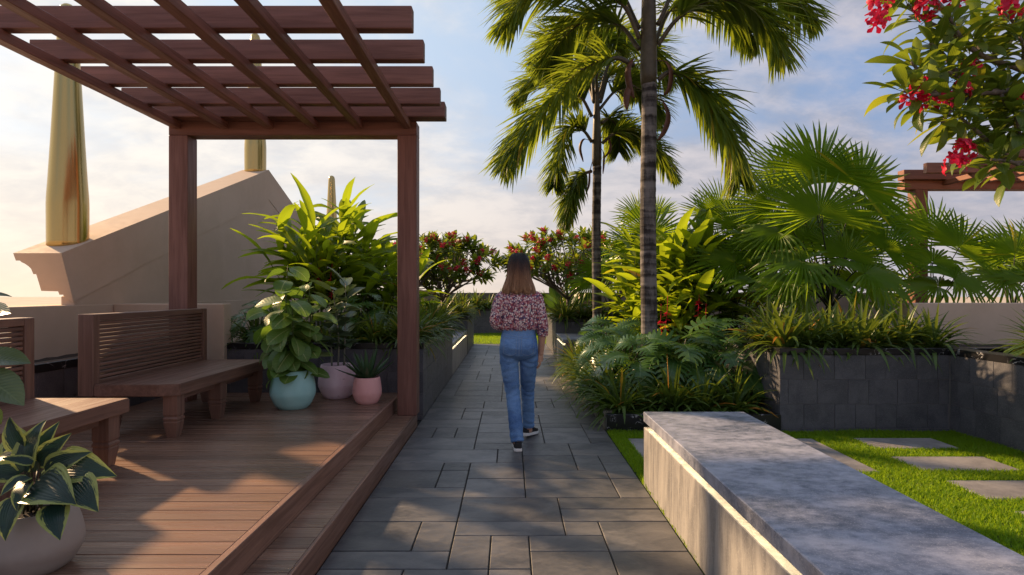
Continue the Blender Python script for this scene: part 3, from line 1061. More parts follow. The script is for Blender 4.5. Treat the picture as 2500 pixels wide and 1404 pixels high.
# wooden benches on the deck
def wooden_bench(label, y0, y1):
    t = thing('wooden_bench', label, 'bench', (-2.8, (y0 + y1) / 2, 0.27), 'wooden benches on the deck')
    zs = 0.672
    m = MB()
    c = 0.10
    pl = [(-3.03, y0), (-2.43 - c * 1.3, y0), (-2.425, y0 + c * 0.5), (-2.425, y1), (-3.03, y1)]
    bm = bmesh.new()
    vs = [bm.verts.new((x, y, zs - 0.088)) for x, y in pl]
    f = bm.faces.new(vs)
    ex = bmesh.ops.extrude_face_region(bm, geom=[f])
    bmesh.ops.translate(bm, vec=(0, 0, 0.088), verts=[v for v in ex['geom'] if isinstance(v, bmesh.types.BMVert)])
    bmesh.ops.recalc_face_normals(bm, faces=bm.faces)
    bmesh.ops.bevel(bm, geom=bm.edges[:], offset=0.006, segments=2, affect='EDGES')
    bm.verts.index_update()
    m.add([v.co[:] for v in bm.verts], [[v.index for v in f.verts] for f in bm.faces])
    bm.free()
    m.build('seat', M['bench_wood'], t)
    # framed back with open slats
    zb, zt = 0.585, 1.185
    for a, b in ((y0 - 0.002, y0 + 0.075), (y1 - 0.075, y1 + 0.002)):
        boxpart('back_post', t, M['bench_wood_z'], -3.145, -3.032, a, b, zb, zt, 0.005)
    boxpart('top_rail', t, M['bench_wood'], -3.14, -3.037, y0 + 0.0755, y1 - 0.0755, zt - 0.05, zt - 0.001, 0.004)
    boxpart('bottom_rail', t, M['bench_wood'], -3.14, -3.037, y0 + 0.0755, y1 - 0.0755, zb + 0.002, 0.70, 0.004)
    n = 14
    sp = (zt - 0.052 - 0.702) / n
    for k in range(n):
        z = 0.702 + k * sp
        boxpart('slat', t, M['bench_wood'], -3.10, -3.046 + (0.003 if k % 2 else 0), y0 + 0.076, y1 - 0.076, z + 0.0045, z + sp - 0.0045, 0.004)
    for lx in (-2.50, -2.97):
        for ly in (y0 + 0.10, (y0 + y1) / 2 - 0.06, y1 - 0.12):
            if lx < -2.9 and y0 + 0.2 < ly < y1 - 0.3:
                continue
            m = MB()
            w = 0.052
            secs = [(0.583, w), (0.44, w), (0.432, w * 0.9), (0.424, w * 0.9), (0.416, w * 1.02), (0.402, w * 1.02), (0.394, w * 0.9), (0.385, w * 0.97), (0.271, w * 0.66)]
            V = [(lx + sx * hw, ly + sy * hw, z) for z, hw in secs for sx, sy in ((-1, -1), (1, -1), (1, 1), (-1, 1))]
            F = [(i * 4 + q, (i + 1) * 4 + q, (i + 1) * 4 + (q + 1) % 4, i * 4 + (q + 1) % 4) for i in range(len(secs) - 1) for q in range(4)]
            e = (len(secs) - 1) * 4
            m.add(V, np.array(F + [(e, e + 1, e + 2, e + 3)]))
            m.build('leg', M['bench_wood_z'], t)
    boxpart('apron', t, M['bench_wood'], -2.56, -2.50, y0 + 0.16, y1 - 0.18, 0.53, 0.583, 0.003)
    return t


wooden_bench('slatted back wooden bench beside the far pergola post', 4.47, 6.2 - 0.05)
wooden_bench('slatted back wooden bench cut off by the left edge, behind the variegated plant', 2.15, 3.92)

# stone benches
def stone_bench(label, x0, x1, y0, y1, west, h=0.508):
    t = thing('stone_bench', label, 'bench', ((x0 + x1) / 2, (y0 + y1) / 2, 0), 'grey stone benches along the path')
    e = 0.05
    a, b = (x0 + e, x1) if west else (x0, x1 - e)
    boxpart('slab', t, M['bench_stone'], x0, x1, y0, y1, h - 0.068, h, 0.004)
    boxpart('body', t, M['bench_stone_v'], x0, x1, y0 + 0.012, y1 - 0.012, -0.028, h - 0.105, 0.004)
    boxpart('recess', t, M['bench_stone_v'], a + 0.004, b - 0.004, y0 + 0.05, y1 - 0.05, h - 0.106, h - 0.069, 0)
    lx = (x0 + 0.022, x0 + 0.034) if west else (x1 - 0.034, x1 - 0.022)
    boxpart('light_strip', t, M['led'], lx[0], lx[1], y0 + 0.05, y1 - 0.05, h - 0.0735, h - 0.0685, 0)
    return t


stone_bench('big grey stone bench with a glowing groove in the right foreground', BENCH[0], BENCH[1], BENCH[2], BENCH[3], True)
stone_bench('far right grey stone bench beyond the low bed', 0.936, 1.66, 10.82, 12.44, True)
stone_bench('far left grey stone bench between the two left planters', -1.66, -0.936, 9.98, 13.4, False)
# ------------------------------------------------------------------ pots on the deck


def pot(label, x, y, z, r, h, mat, rim=0.82, base=0.62, name='plant_pot'):
    t = thing(name, label, 'plant pot', (x, y, z), 'round glazed pots on the deck')
    prof = [(r * base, 0.0)]
    for k in range(1, 15):
        u = k / 14
        b = math.sin(math.pi * (0.12 + 0.70 * u)) ** 0.62
        w = base + (1 - base) * min(1, u * 2.6) ** 0.6 if u < 0.42 else 1 - (1 - rim) * ((u - 0.42) / 0.58) ** 1.8
        prof.append((r * w, h * u))
    prof += [(r * rim - 0.004, h + 0.004), (r * rim - 0.012, h + 0.002), (r * rim - 0.014, h - 0.03)]
    m = MB()
    m.lathe([(a, b + z) for a, b in prof], 48, (x, y), False)
    b0 = m.n
    m.build('body', M[mat], t, True)
    s = MB()
    s.lathe([(r * rim - 0.0145, z + h - 0.028), (r * rim * 0.5, z + h - 0.02), (0.01, z + h - 0.018)], 24, (x, y), True, 0.1)
    s.build('soil', M['soil'], t, True)
    return t


pot('teal round pot, largest of the three by the deck edge', -2.02, 5.72, 0.27, 0.205, 0.35, 'pot_teal')
pot('pale lilac white pot standing behind the small pink pot', -1.765, 6.28, 0.27, 0.19, 0.335, 'pot_white', 0.85)
pot('small pink pot nearest the deck edge holding an aloe', -1.385, 5.96, 0.27, 0.14, 0.25, 'pot_pink', 0.86, 0.66)
pot('large warm grey round pot in the left foreground corner', -1.86, 2.40, 0.27, 0.168, 0.235, 'pot_grey', 0.80)

# ficus in the teal pot
r = random.Random(5)
LF = [leaf_mb(1.0, 0.70, [0.12, 0.52, 0.8, 0.96, 1.0, 0.98, 0.86, 0.6, 0.06], 8, b, 0.12, 0.012, tw, mb=None, petiole=0.12, pr=0.016).mesh('ficus_leaf', M['ficus'], True) for b, tw in ((0.5, 0.1), (0.8, 0.4), (1.1, 0.7), (0.3, 0.9))]
t = thing('ficus_plant', 'bushy ficus with broad oval leaves growing in the teal pot', 'potted plant', (-2.02, 5.72, 0.58))
for k in range(6):
    a = k * 2.2 + 0.4
    hgt = [0.55, 1.02, 0.80, 0.86, 0.64, 0.72][k]
    base = Vector((0.05 * math.cos(a), 0.05 * math.sin(a), 0))
    top = Vector((0.20 * math.cos(a) * (0.3 if k == 1 else 1) - 0.03, 0.17 * math.sin(a), hgt))
    pts = catmull([base, base.lerp(top, 0.5) + Vector((0.03 * math.cos(a), 0.03 * math.sin(a), 0)), top], 8)
    m = MB()
    m.tube([p + t.location for p in pts], [0.008 - 0.0006 * i for i in range(9)], 6)
    m.build('stem', M['stem'], t, True)
    nl = int(hgt * 24)
    for i in range(nl):
        u = 0.02 + 0.98 * (i + 0.5) / nl
        p = pts[min(8, int(u * 8))].lerp(pts[min(8, int(u * 8) + 1)], u * 8 % 1)
        th = i * 2.4 + k + r.uniform(-0.4, 0.4)
        el = r.uniform(-0.75, 0.15) + 0.7 * max(0, u - 0.75) * 4 * 0.6
        d = Vector((math.cos(th) * math.cos(el), math.sin(th) * math.cos(el), math.sin(el)))
        put('leaf', r.choice(LF), t, frame(p, d, (0, 0, 1), r.uniform(-0.5, 0.5), r.uniform(0.19, 0.27)))

# rubber plant in the white pot
LR = [leaf_mb(1.0, 0.5, OVAL, 7, b, 0.3, 0.006, tw, petiole=0.1, pr=0.014).mesh('rubber_leaf', M['rubber'], True) for b, tw in ((0.15, 0.1), (0.35, 0.5), (0.55, 0.8))]
t = thing('rubber_plant', 'dark rubber plant with two bare pale stems in the lilac pot', 'potted plant', (-1.765, 6.28, 0.58))
for sx, sy, hx, hgt in ((-0.05, -0.02, -0.12, 0.68), (0.06, 0.03, 0.07, 0.86), (0.02, -0.04, -0.02, 0.78)):
    pts = catmull([(sx, sy, 0), (sx * 1.2, sy, hgt * 0.4), (hx, sy * 2, hgt)], 8)
    m = MB()
    m.tube([p + t.location for p in pts], [0.011 - 0.0008 * i for i in range(9)], 6)
    m.build('stem', M['palestem'], t, True)
    nl = int(hgt * 24)
    for i in range(nl):
        u = 0.26 + 0.74 * (i + 0.5) / nl
        p = pts[min(8, int(u * 8))].lerp(pts[min(8, int(u * 8) + 1)], u * 8 % 1)
        th = i * 2.4 + sx * 40 + r.uniform(-0.3, 0.3)
        el = 0.25 + 0.8 * max(0, u - 0.6) + r.uniform(-0.2, 0.3)
        d = Vector((math.cos(th) * math.cos(el), math.sin(th) * math.cos(el), math.sin(el)))
        put('leaf', r.choice(LR), t, frame(p, d, (0, 0, 1), r.uniform(-0.4, 0.4), r.uniform(0.18, 0.27)))

# aloe in the pink pot
t = thing('aloe_plant', 'spiky green aloe rosette growing in the small pink pot', 'potted plant', (-1.385, 5.96, 0.50))
for i in range(26):
    th, u = i * 2.4, i / 26
    el = 0.35 + 1.0 * (1 - u) + r.uniform(-0.1, 0.1)
    L = r.uniform(0.25, 0.36)
    m = MB()
    d = np.array([math.cos(th) * math.cos(el), math.sin(th) * math.cos(el), math.sin(el)])
    o = np.array([0.03 * math.cos(th), 0.03 * math.sin(th), 0.0]) + np.array(t.location)
    rd = r.random()
    ribbon(m, o, d, L, 0.052, -0.25 * r.random(), 6, [0.9, 1, 0.92, 0.78, 0.55, 0.3, 0.03], 0.45, rd)
    ribbon(m, o - d * 0.002 - np.array([0, 0, 0.006]), d, L, 0.050, -0.2, 6, [0.9, 1, 0.92, 0.78, 0.55, 0.3, 0.03], 0.75, rd)
    m.build('leaf', M['aloe'], t, True)

# variegated plant, front left
LH = [leaf_mb(1.0, w, HEART, 9, b, 0.22, 0.012, 0.3, cols=8).mesh('variegated_leaf', M['hosta'], True) for w, b in ((0.66, 0.7), (0.56, 1.0), (0.44, 0.5))]
t = thing('hosta_plant', 'variegated plant with dark leaves edged in lime, in the left foreground', 'potted plant', (-1.86, 2.40, 0.50))
HO = [  # leaf base px, tip px, depth base, depth tip, scale of width
    (52, 1010 + 85, 20, 1022, 2.42, 2.45, 0), (60, 1150, 92, 1022, 2.40, 2.46, 1), (80, 1120, 150, 1035, 2.44, 2.5, 2), (95, 1130, 178, 1062, 2.42, 2.40, 2),
    (110, 1150, 225, 1100, 2.40, 2.38, 2), (135, 1140, 262, 1160, 2.40, 2.32, 1), (85, 1180, 180, 1225, 2.34, 2.22, 0), (178, 1178, 240, 1246, 2.32, 2.24, 0),
    (38, 1215, 14, 1318, 2.26, 2.18, 0), (130, 1232, 152, 1314, 2.26, 2.18, 0), (70, 1165, 0, 1200, 2.30, 2.2, 1), (45, 1130, -10, 1110, 2.44, 2.5, 1),
    (80, 1130, 5, 1120, 2.38, 2.34, 2), (40, 1160, -60, 1150, 2.40, 2.38, 0), (60, 1150, 40, 1040, 2.50, 2.62, 0), (90, 1150, 120, 1070, 2.52, 2.66, 0), (70, 1180, 30, 1240, 2.30, 2.2, 1), (100, 1165, 190, 1150, 2.46, 2.56, 1)]
for bx, by, tx, ty, yb, yt, kind in HO:
    b_, t_ = pt(bx, by, yb), pt(tx, ty, yt)
    L = (t_ - b_).length * 1.05
    d = (t_ - b_).normalized()
    up = Vector((0, -0.75, 0.8)) if d.z < 0.3 else Vector((0, -1, 0.25))
    put('leaf', LH[kind], t, frame(b_ - t.location, (d + up * 0.28).normalized(), up, r.uniform(-0.2, 0.2), L))
    m = MB()
    root = Vector((-1.86 + r.uniform(-.03, .03), 2.40 + r.uniform(-.03, .03), 0.49))
    m.tube(catmull([root, root.lerp(b_, 0.55) + Vector((0, 0, 0.035)), b_ + d * 0.01], 8), [0.0034] * 9, 5)
    m.build('petiole', M['darkstem'], t, True)

# dark plant whose leaves poke in at the left edge
t = thing('rubber_plant', 'dark broad leaves poking in at the left edge above the variegated plant', 'potted plant', (-2.09, 2.32, 0.27))
m = MB()
m.lathe([(0.075, 0.27), (0.10, 0.30), (0.105, 0.42), (0.095, 0.48), (0.085, 0.48), (0.085, 0.45), (0.01, 0.45)], 24, (-2.09, 2.32))
m.build('pot', M['pot_grey'], t, True)
m = MB()
m.tube(catmull([(-2.09, 2.32, 0.45), (-2.10, 2.31, 0.9), (-2.07, 2.33, 1.38)], 8), [0.01 - 0.0006 * i for i in range(9)], 6)
m.build('stem', M['stem'], t, True)
for bx, by, tx, ty, yb, yt in ((-80, 870, 60, 912, 2.3, 2.3), (-70, 905, 38, 998, 2.28, 2.2), (-85, 735, 26, 738, 2.3, 2.36), (-90, 790, 8, 780, 2.3, 2.2), (-90, 830, -180, 800, 2.3, 2.2), (-90, 700, -140, 640, 2.3, 2.3),
                              (-85, 690, -40, 610, 2.32, 2.4), (-90, 950, -180, 980, 2.3, 2.25), (-85, 990, -10, 1040, 2.3, 2.45), (-90, 760, -190, 740, 2.32, 2.4)):
    b_, t_ = pt(bx, by, yb), pt(tx, ty, yt)
    put('leaf', r.choice(LR), t, frame(b_ - t.location, (t_ - b_) + Vector((0, 0, 0.05)), (0, -0.6, 1), r.uniform(-.3, .3), (t_ - b_).length * 0.95))

# ------------------------------------------------------------------ strap leaved clumps


def strap_mesh(seed, n, lmin, lmax, w, spread=1.0):
    r = random.Random(seed)
    m = MB()
    for k in range(n):
        a = r.uniform(0, 6.283)
        el = R(90) - min(1.25, abs(r.gauss(0.62, 0.32))) * spread
        rr = r.uniform(0.0, 0.055)
        d = (math.cos(a) * math.cos(el), math.sin(a) * math.cos(el), math.sin(el))
        L = r.uniform(lmin, lmax)
        ribbon(m, (rr * math.cos(a), rr * math.sin(a), -0.01), d, L, w * r.uniform(0.75, 1.2), r.uniform(0.9, 2.4), 6, STRAP, 0.3, r.random(), roll=r.uniform(-0.5, 0.5))
    return m.mesh('strap_leaves', M['strap'], True)


SM = [strap_mesh(40 + k, 115, 0.28, 0.54, 0.030) for k in range(5)]
SMB = [strap_mesh(60 + k, 92, 0.34, 0.60, 0.038, 1.0) for k in range(4)]
ORD = ['first', 'second', 'third', 'fourth', 'fifth', 'sixth', 'seventh', 'eighth', 'ninth', 'tenth', 'eleventh', 'twelfth', 'thirteenth', 'fourteenth']


def clump(x, y, z, label, k, s=1.0, meshes=None):
    ms = meshes or SM
    t = thing('strap_leaf_plant', label, 'plant', (x, y, z), 'strap leaved plants in the beds')
    t.rotation_euler = (0, 0, (k * 1.7) % 6.28)
    t.scale = (s, s, s * rng.uniform(0.9, 1.1))
    o = bpy.data.objects.new('foliage', ms[k % len(ms)])
    COL.objects.link(o)
    o.parent = t
    o['kind'] = 'stuff'
    return t


k = 0
def row(pts, z, text, s=1.0, meshes=None):
    global k
    for i, (x, y) in enumerate(pts):
        clump(x + rng.uniform(-.04, .04), y + rng.uniform(-.05, .05), z + rng.uniform(-.01, .01), text.format(ORD[i]), k, s * rng.uniform(0.88, 1.12), meshes)
        k += 1


row([(1.10 + 0.03 * math.sin(i * 2), 6.16 + 0.40 * i) for i in range(11)], 0.13, 'strap-leaved clump hanging over the path from the low bed, {} from the lawn', 1.15)
row([(1.42 + 0.27 * i, 6.20) for i in range(4)], 0.13, 'strap-leaved clump along the marble front kerb, {} from the path corner', 0.88, SMB)
row([(1.36 + 0.05 * math.sin(i), 7.3 + 0.9 * i) for i in range(3)], 0.13, 'strap-leaved clump in the low bed, second row off the path, {} from lawn', 1.15)
row([(2.40 + 0.1 * i, 6.5) for i in range(1)], 0.13, 'bigger strap-leaved clump tucked beside the granite planter corner in the low bed', 1.0, SMB)
row([(2.80 + 0.24 * i, 6.22) for i in range(7)], 0.75, 'strap-leaved clump along the coping behind the stepping stones, {} from the left', 0.95, SMB)
row([(2.85 + 0.28 * i, 6.62) for i in range(6)], 0.75, 'strap-leaved clump in the second row behind the stepping stones, {} from the left', 1.05, SMB)
row([(4.72, 5.25), (4.95, 5.6), (5.2, 5.2), (4.6, 4.75)], 0.75, 'dark strap-leaved clump in the right edge planter, {} from the wall', 0.95, SMB)
row([(-2.85 + 0.27 * i, 6.86) for i in range(7)], 0.75, 'strap-leaved clump in the shaded row behind the coloured pots, {} from the bench', 0.85)
row([(-1.13, 6.95 + 0.36 * i) for i in range(8)], 0.75, 'strap-leaved clump spilling from the left planter towards the path, {} from the pergola post', 1.1)
row([(-1.50, 7.1 + 0.45 * i) for i in range(6)], 0.75, 'strap-leaved clump in the inner row of the left planter, {} from the pergola post', 1.0)
row([(-1.9, 7.2 + 0.6 * i) for i in range(4)], 0.75, 'strap-leaved clump at the foot of the left ginger, {} from the pots', 1.0)
row([(-1.16, 13.65 + 0.42 * i) for i in range(5)], 0.75, 'strap-leaved clump in the far left planter by the path, {} from the stone bench', 1.0)
row([(-1.7, 13.6), (-2.3, 13.7), (-2.0, 14.3), (-2.8, 14.0)], 0.75, 'strap-leaved clump under the far left frangipani, {} from the stone bench', 1.1)
row([(-2.0 + 0.42 * i, 19.98) for i in range(10)], 0.75, 'strap-leaved clump in the end planter, {} from the left', 1.5)
row([(1.16, 12.68), (1.5, 12.72), (1.2, 13.2), (1.15, 13.9), (1.2, 14.6)], 0.75, 'strap-leaved clump in the far right planter, {} from the stone bench', 1.1)
row([(1.85, 12.75), (2.2, 12.8), (2.6, 12.9)], 0.75, 'strap-leaved clump behind the thinner palm trunk, {} from the path', 1.1)
row([(-2.0, 10.3), (-2.1, 11.0), (-2.0, 11.8), (-2.1, 12.6)], 0.75, 'strap-leaved clump behind the left stone bench, {} from the ginger', 1.0)

# ------------------------------------------------------------------ ginger clumps with long leaves


def ginger_leaf(seed):
    r = random.Random(seed)
    return leaf_mb(1.0, r.uniform(0.15, 0.20), LANCE, 9, r.uniform(0.5, 1.3), 0.3, 0.03, r.random(), twist=r.uniform(-0.8, 0.8), petiole=0.05, pr=0.008).mesh('ginger_leaf', M['ginger'], True)


LG = [ginger_leaf(90 + q) for q in range(7)]


def ginger(label, x, y, z, canes, hmin, hmax, spread, leafL, seed, lean=(0, 0), nmax=290):
    r = random.Random(seed)
    t = thing('ginger_plant', label, 'plant', (x, y, z), 'tall ginger plants')
    cnt = 0
    for c in range(canes):
        a = r.uniform(0, 6.283)
        rad = spread * math.sqrt(r.random())
        h = r.uniform(hmin, hmax) * (1 - 0.35 * (rad / spread) ** 2)
        b0 = Vector((0.45 * rad * math.cos(a), 0.45 * rad * math.sin(a), 0))
        top = Vector((rad * math.cos(a) + lean[0], rad * math.sin(a) + lean[1], h))
        mid = b0.lerp(top, 0.5) + Vector((-0.12 * rad * math.cos(a), -0.12 * rad * math.sin(a), 0.05 * h))
        pts = catmull([b0, mid, top], 10)
        m = MB()
        m.tube([p + t.location for p in pts], [0.011 - 0.0008 * i for i in range(11)], 6)
        m.build('cane', M['stem'], t, True)
        nl = max(6, int(h * 6.5))
        a0 = r.uniform(0, 3.14)
        for i in range(nl):
            if cnt >= nmax:
                break
            u = 0.30 + 0.70 * (i + 0.6) / nl
            q = min(9.999, u * 10)
            p = pts[int(q)].lerp(pts[int(q) + 1], q % 1)
            th = a0 + (math.pi if i % 2 else 0) + r.uniform(-0.7, 0.7)
            el = 0.35 + 0.75 * max(0, u - 0.5) * 2 * r.uniform(0.4, 1.1) + r.uniform(-0.15, 0.2)
            d = Vector((math.cos(th) * math.cos(el), math.sin(th) * math.cos(el), math.sin(el)))
            put('leaf', r.choice(LG), t, frame(p, d, (0, 0, 1), r.uniform(-0.5, 0.5), leafL * r.uniform(0.72, 1.18)))
            cnt += 1
    return t


ginger('tall sunlit ginger with long yellow green leaves behind the ficus', -2.42, 8.15, 0.75, 38, 1.05, 1.82, 0.85, 0.76, 1, nmax=300)
ginger('lower ginger clump between the tall ginger and the pergola post', -1.85, 8.75, 0.75, 26, 0.8, 1.35, 0.62, 0.66, 2)
ginger('big bright ginger between the two palm trunks', 2.2, 9.3, 0.13, 30, 1.1, 2.15, 0.55, 0.74, 3, nmax=300)
ginger('tall ginger with red hanging flowers right of the thick palm trunk', 2.55, 8.6, 0.16, 30, 1.2, 2.3, 0.62, 0.8, 4, nmax=300)
ginger('ginger growing behind the thick palm trunk under the fan palms', 2.5, 10.6, 0.75, 20, 1.0, 1.7, 0.7, 0.7, 6)
ginger('young low ginger in the shade right of the hanging flowers', 3.15, 8.4, 0.75, 12, 0.5, 0.95, 0.45, 0.5, 5)

# hanging red flowers
def hanging_flower(label, px, py, y, L, seed):
    r = random.Random(seed)
    p = pt(px, py, y)
    t = thing('hanging_heliconia', label, 'flower', p, 'hanging red flowers')
    m = MB()
    pts = catmull([p + Vector((0.02, 0.03, 0.25)), p + Vector((0.005, 0, 0.06)), p, p + Vector((r.uniform(-.02, .02), 0, -L * 0.5)), p + Vector((r.uniform(-.03, .03), 0, -L))], 24)
    m.tube(pts, 0.004, 5)
    m.build('stalk', M['petal'], t, True)
    for i in range(13):
        q = pts[8 + int(i * 1.2)]
        s = 1 if i % 2 else -1
        b = MB()
        ribbon(b, tuple(q), (s * 0.8, r.uniform(-.5, .5), -0.35), r.uniform(0.05, 0.085), 0.026, -0.3, 4, [0.8, 1, 0.7, 0.35, 0.03], 0.8, r.random())
        b.build('bract', M['petal'], t, True)


hanging_flower('long red hanging flower just right of the thick palm trunk', 1628, 770, 7.9, 0.36, 1)
hanging_flower('thin red hanging flower closest to the thick palm trunk', 1612, 790, 8.0, 0.22, 2)
hanging_flower('largest red hanging flower, upper right of the monstera leaves', 1706, 742, 7.9, 0.36, 3)
hanging_flower('red hanging flower lowest of the group beside the dark fan palms', 1722, 790, 7.8, 0.26, 4)
hanging_flower('small red hanging flower in the left ginger above the rubber plant', 778, 668, 7.6, 0.28, 5)
hanging_flower('small red hanging flower low in the left ginger', 806, 690, 7.6, 0.2, 6)

# ------------------------------------------------------------------ monstera and philodendron


def lobed_leaf(seed, lobes, inner, narrow, mat, W=0.46, bend=0.7):
    """a leaf cut into lobes from its margin; unit length along +Y"""
    r = random.Random(seed)
    m = MB()
    rnd = r.random()
    prof = [0.55, 0.92, 1.0, 0.96, 0.84, 0.64, 0.36]

    def P(x, y):
        a = bend * max(0, y) ** 1.5
        return (x, y * math.cos(a * 0.5), -y * math.sin(a * 0.5) * 0.9 + 0.25 * abs(x) - 0.5 * x * x)
    for s in (-1, 1):
        for k in range(lobes):
            t0, t1 = k / lobes, (k + 1) / lobes
            tm = (t0 + t1) / 2
            hw = W * np.interp(tm, np.linspace(0, 1, len(prof)), prof) * r.uniform(0.92, 1.06)
            sweep = 0.10 + 0.45 * tm
            back = -0.22 * (1 - tm) ** 3
            V, UV = [], []
            st = [0, inner, inner + (1 - inner) * 0.5, 0.92, 1.0]
            wd = [1.0, 1.0, narrow, narrow * 0.8, narrow * 0.25]
            for f_, w_ in zip(st, wd):
                x = s * hw * f_
                c = tm * 0.94 + (sweep * hw * f_ * f_ * 1.4) + back * f_
                for q in (-1, 0, 1):
                    V.append(P(x, c + q * 0.5 * (t1 - t0) * 0.94 * w_))
                    UV.append((0.5 + s * 0.5 * f_, tm + q * 0.5 * (t1 - t0)))
            F = [(i * 3 + j, i * 3 + j + 1, i * 3 + 4 + j, i * 3 + 3 + j) for i in range(4) for j in (0, 1)]
            if s > 0:
                F = [q[::-1] for q in F]
            m.add(V, np.array(F), UV, rnd)
    return m.mesh('lobed_leaf', mat, True)


LM = [lobed_leaf(200 + q, 8, 0.42, 0.68, M['monstera'], 0.44, 0.9 + 0.2 * q) for q in range(3)]
LP = [lobed_leaf(210 + q, 10, 0.28, 0.55, M['monstera'], 0.42, 0.8 + 0.2 * q) for q in range(3)]


def monstera(label, x, y, z, n, size, reach, seed, meshes, name='monstera_plant', toward=None, hgt=0.5):
    r = random.Random(seed)
    t = thing(name, label, 'plant', (x, y, z), 'broad lobed leaf plants')
    for i in range(n):
        th = i * 2.4 + r.uniform(-.3, .3)
        u = (i + 0.5) / n
        h = hgt * (1.0 - 0.75 * u) + r.uniform(0, 0.08)
        rad = reach * (0.15 + 0.85 * u)
        b = Vector((rad * math.cos(th), rad * math.sin(th) * 0.8, h))
        el = 0.5 - 1.15 * u + r.uniform(-.2, .2)
        d = Vector((math.cos(th) * math.cos(el), math.sin(th) * math.cos(el) - 0.25, math.sin(el)))
        put('leaf', r.choice(meshes), t, frame(b, d, (0, -0.35, 1), r.uniform(-.4, .4), size * r.uniform(0.8, 1.2)))
        m = MB()
        m.tube([p + t.location for p in catmull([(0.03 * math.cos(th), 0.03 * math.sin(th), -0.01), b * 0.5 + Vector((0, 0, 0.08)), b + d.normalized() * 0.03], 6)], 0.005, 5)
        m.build('petiole', M['darkstem'], t, True)


monstera('dark monstera with slit leaves in the middle of the low bed', 1.85, 6.75, 0.13, 17, 0.40, 0.36, 1, LM, hgt=0.66)
monstera('monstera behind the marble front kerb near the granite planter corner', 2.32, 6.75, 0.13, 15, 0.38, 0.30, 2, LM, hgt=0.6)
monstera('frilly lobed philodendron by the far end of the low bed', 1.45, 8.5, 0.13, 24, 0.34, 0.42, 3, LP, 'philodendron_plant', hgt=0.72)
monstera('frilly lobed philodendron at the foot of the thick palm', 1.62, 7.55, 0.13, 24, 0.34, 0.42, 4, LP, 'philodendron_plant', hgt=0.62)
monstera('broad lobed plant in the shade below the hanging flowers', 2.30, 7.6, 0.13, 16, 0.38, 0.36, 5, LM, hgt=0.62)
monstera('frilly lobed philodendron in front of the far right stone bench', 1.5, 9.8, 0.13, 20, 0.32, 0.4, 6, LP, 'philodendron_plant', hgt=0.6)
monstera('monstera rising just behind the path corner of the low bed', 1.45, 6.75, 0.13, 16, 0.38, 0.34, 31, LM, hgt=0.62)
monstera('frilly lobed philodendron halfway along the low bed beside the path', 1.38, 7.15, 0.13, 22, 0.34, 0.38, 32, LP, 'philodendron_plant', hgt=0.66)
monstera('tall monstera between the thick palm and the granite planter', 2.05, 7.2, 0.13, 18, 0.40, 0.36, 33, LM, hgt=0.74)
monstera('frilly lobed philodendron on the path side of the thick palm', 1.32, 7.85, 0.13, 22, 0.33, 0.36, 34, LP, 'philodendron_plant', hgt=0.7)
monstera('dark monstera behind the far end of the wooden bench', -2.84, 6.98, 0.75, 13, 0.28, 0.24, 7, LM, hgt=0.42)
monstera('monstera half hidden behind the rubber plant', -1.75, 7.15, 0.75, 12, 0.28, 0.26, 8, LM, hgt=0.5)
monstera('low monstera beside the granite planter corner under the ginger', 2.72, 7.15, 0.72, 9, 0.26, 0.24, 9, LM, hgt=0.3)

# ------------------------------------------------------------------ fan palms


def fan_leaf(seed, nseg=44, arc=300, inner=0.50, droop=0.5):
    """pleated round leaf with free tips; unit radius, hub at the origin, middle finger along +Y, face towards +Z"""
    r = random.Random(seed)
    m = MB()
    inner *= 0.72
    for k in range(nseg):
        u = (k + 0.5) / nseg * 2 - 1
        th = R(arc / 2) * u
        L = (1.0 - 0.20 * abs(u) ** 2.5) * r.uniform(0.9, 1.08)
        dth = R(arc) / nseg
        rs = [0.015, 0.2, inner, inner + (L - inner) * 0.33, inner + (L - inner) * 0.68, L]
        V, UV = [], []
        dr = droop * r.uniform(0.4, 1.7) + (0.5 if r.random() < 0.06 else 0)
        tw, lift = r.uniform(-0.06, 0.06), r.uniform(-0.05, 0.05)
        for i, rr in enumerate(rs):
            e = max(0, (rr - inner) / (L - inner))
            hw = rr * math.tan(dth / 2) if i <= 2 else rs[2] * math.tan(dth / 2) * (1 + 1.3 * e) * (1 - e ** 1.9)
            hw = max(hw, 0.0008)
            bend = 0.26 * rr * abs(u) ** 1.6 - 0.10 * rr * rr - 0.32 * dr * e ** 2 + lift * e
            tt = th + tw * e
            c, s_ = math.sin(tt), math.cos(tt)
            rl = rr * (1 - 0.07 * dr * e)
            for q in (-1, 0, 1):
                zz = bend + (hw * 0.9 if q == 0 else -hw * 0.5)
                V.append((c * rl + q * hw * s_, s_ * rl - q * hw * c, zz))
                UV.append(((q + 1) / 2, rr))
        F = np.array([(i * 3 + j, i * 3 + j + 1, i * 3 + 4 + j, i * 3 + 3 + j) for i in range(5) for j in (0, 1)])
        m.add(V, F[:, ::-1], UV, r.random() * 0.3 if r.random() < 0.96 else 0.9)
    return m.mesh('fan_leaf', M['fan'], False)


FL = [fan_leaf(300, 38, 250, 0.46, 0.1), fan_leaf(301, 34, 225, 0.42, 0.3), fan_leaf(302, 38, 290, 0.44, 0.9), fan_leaf(303, 28, 170, 0.42, 0.2)]


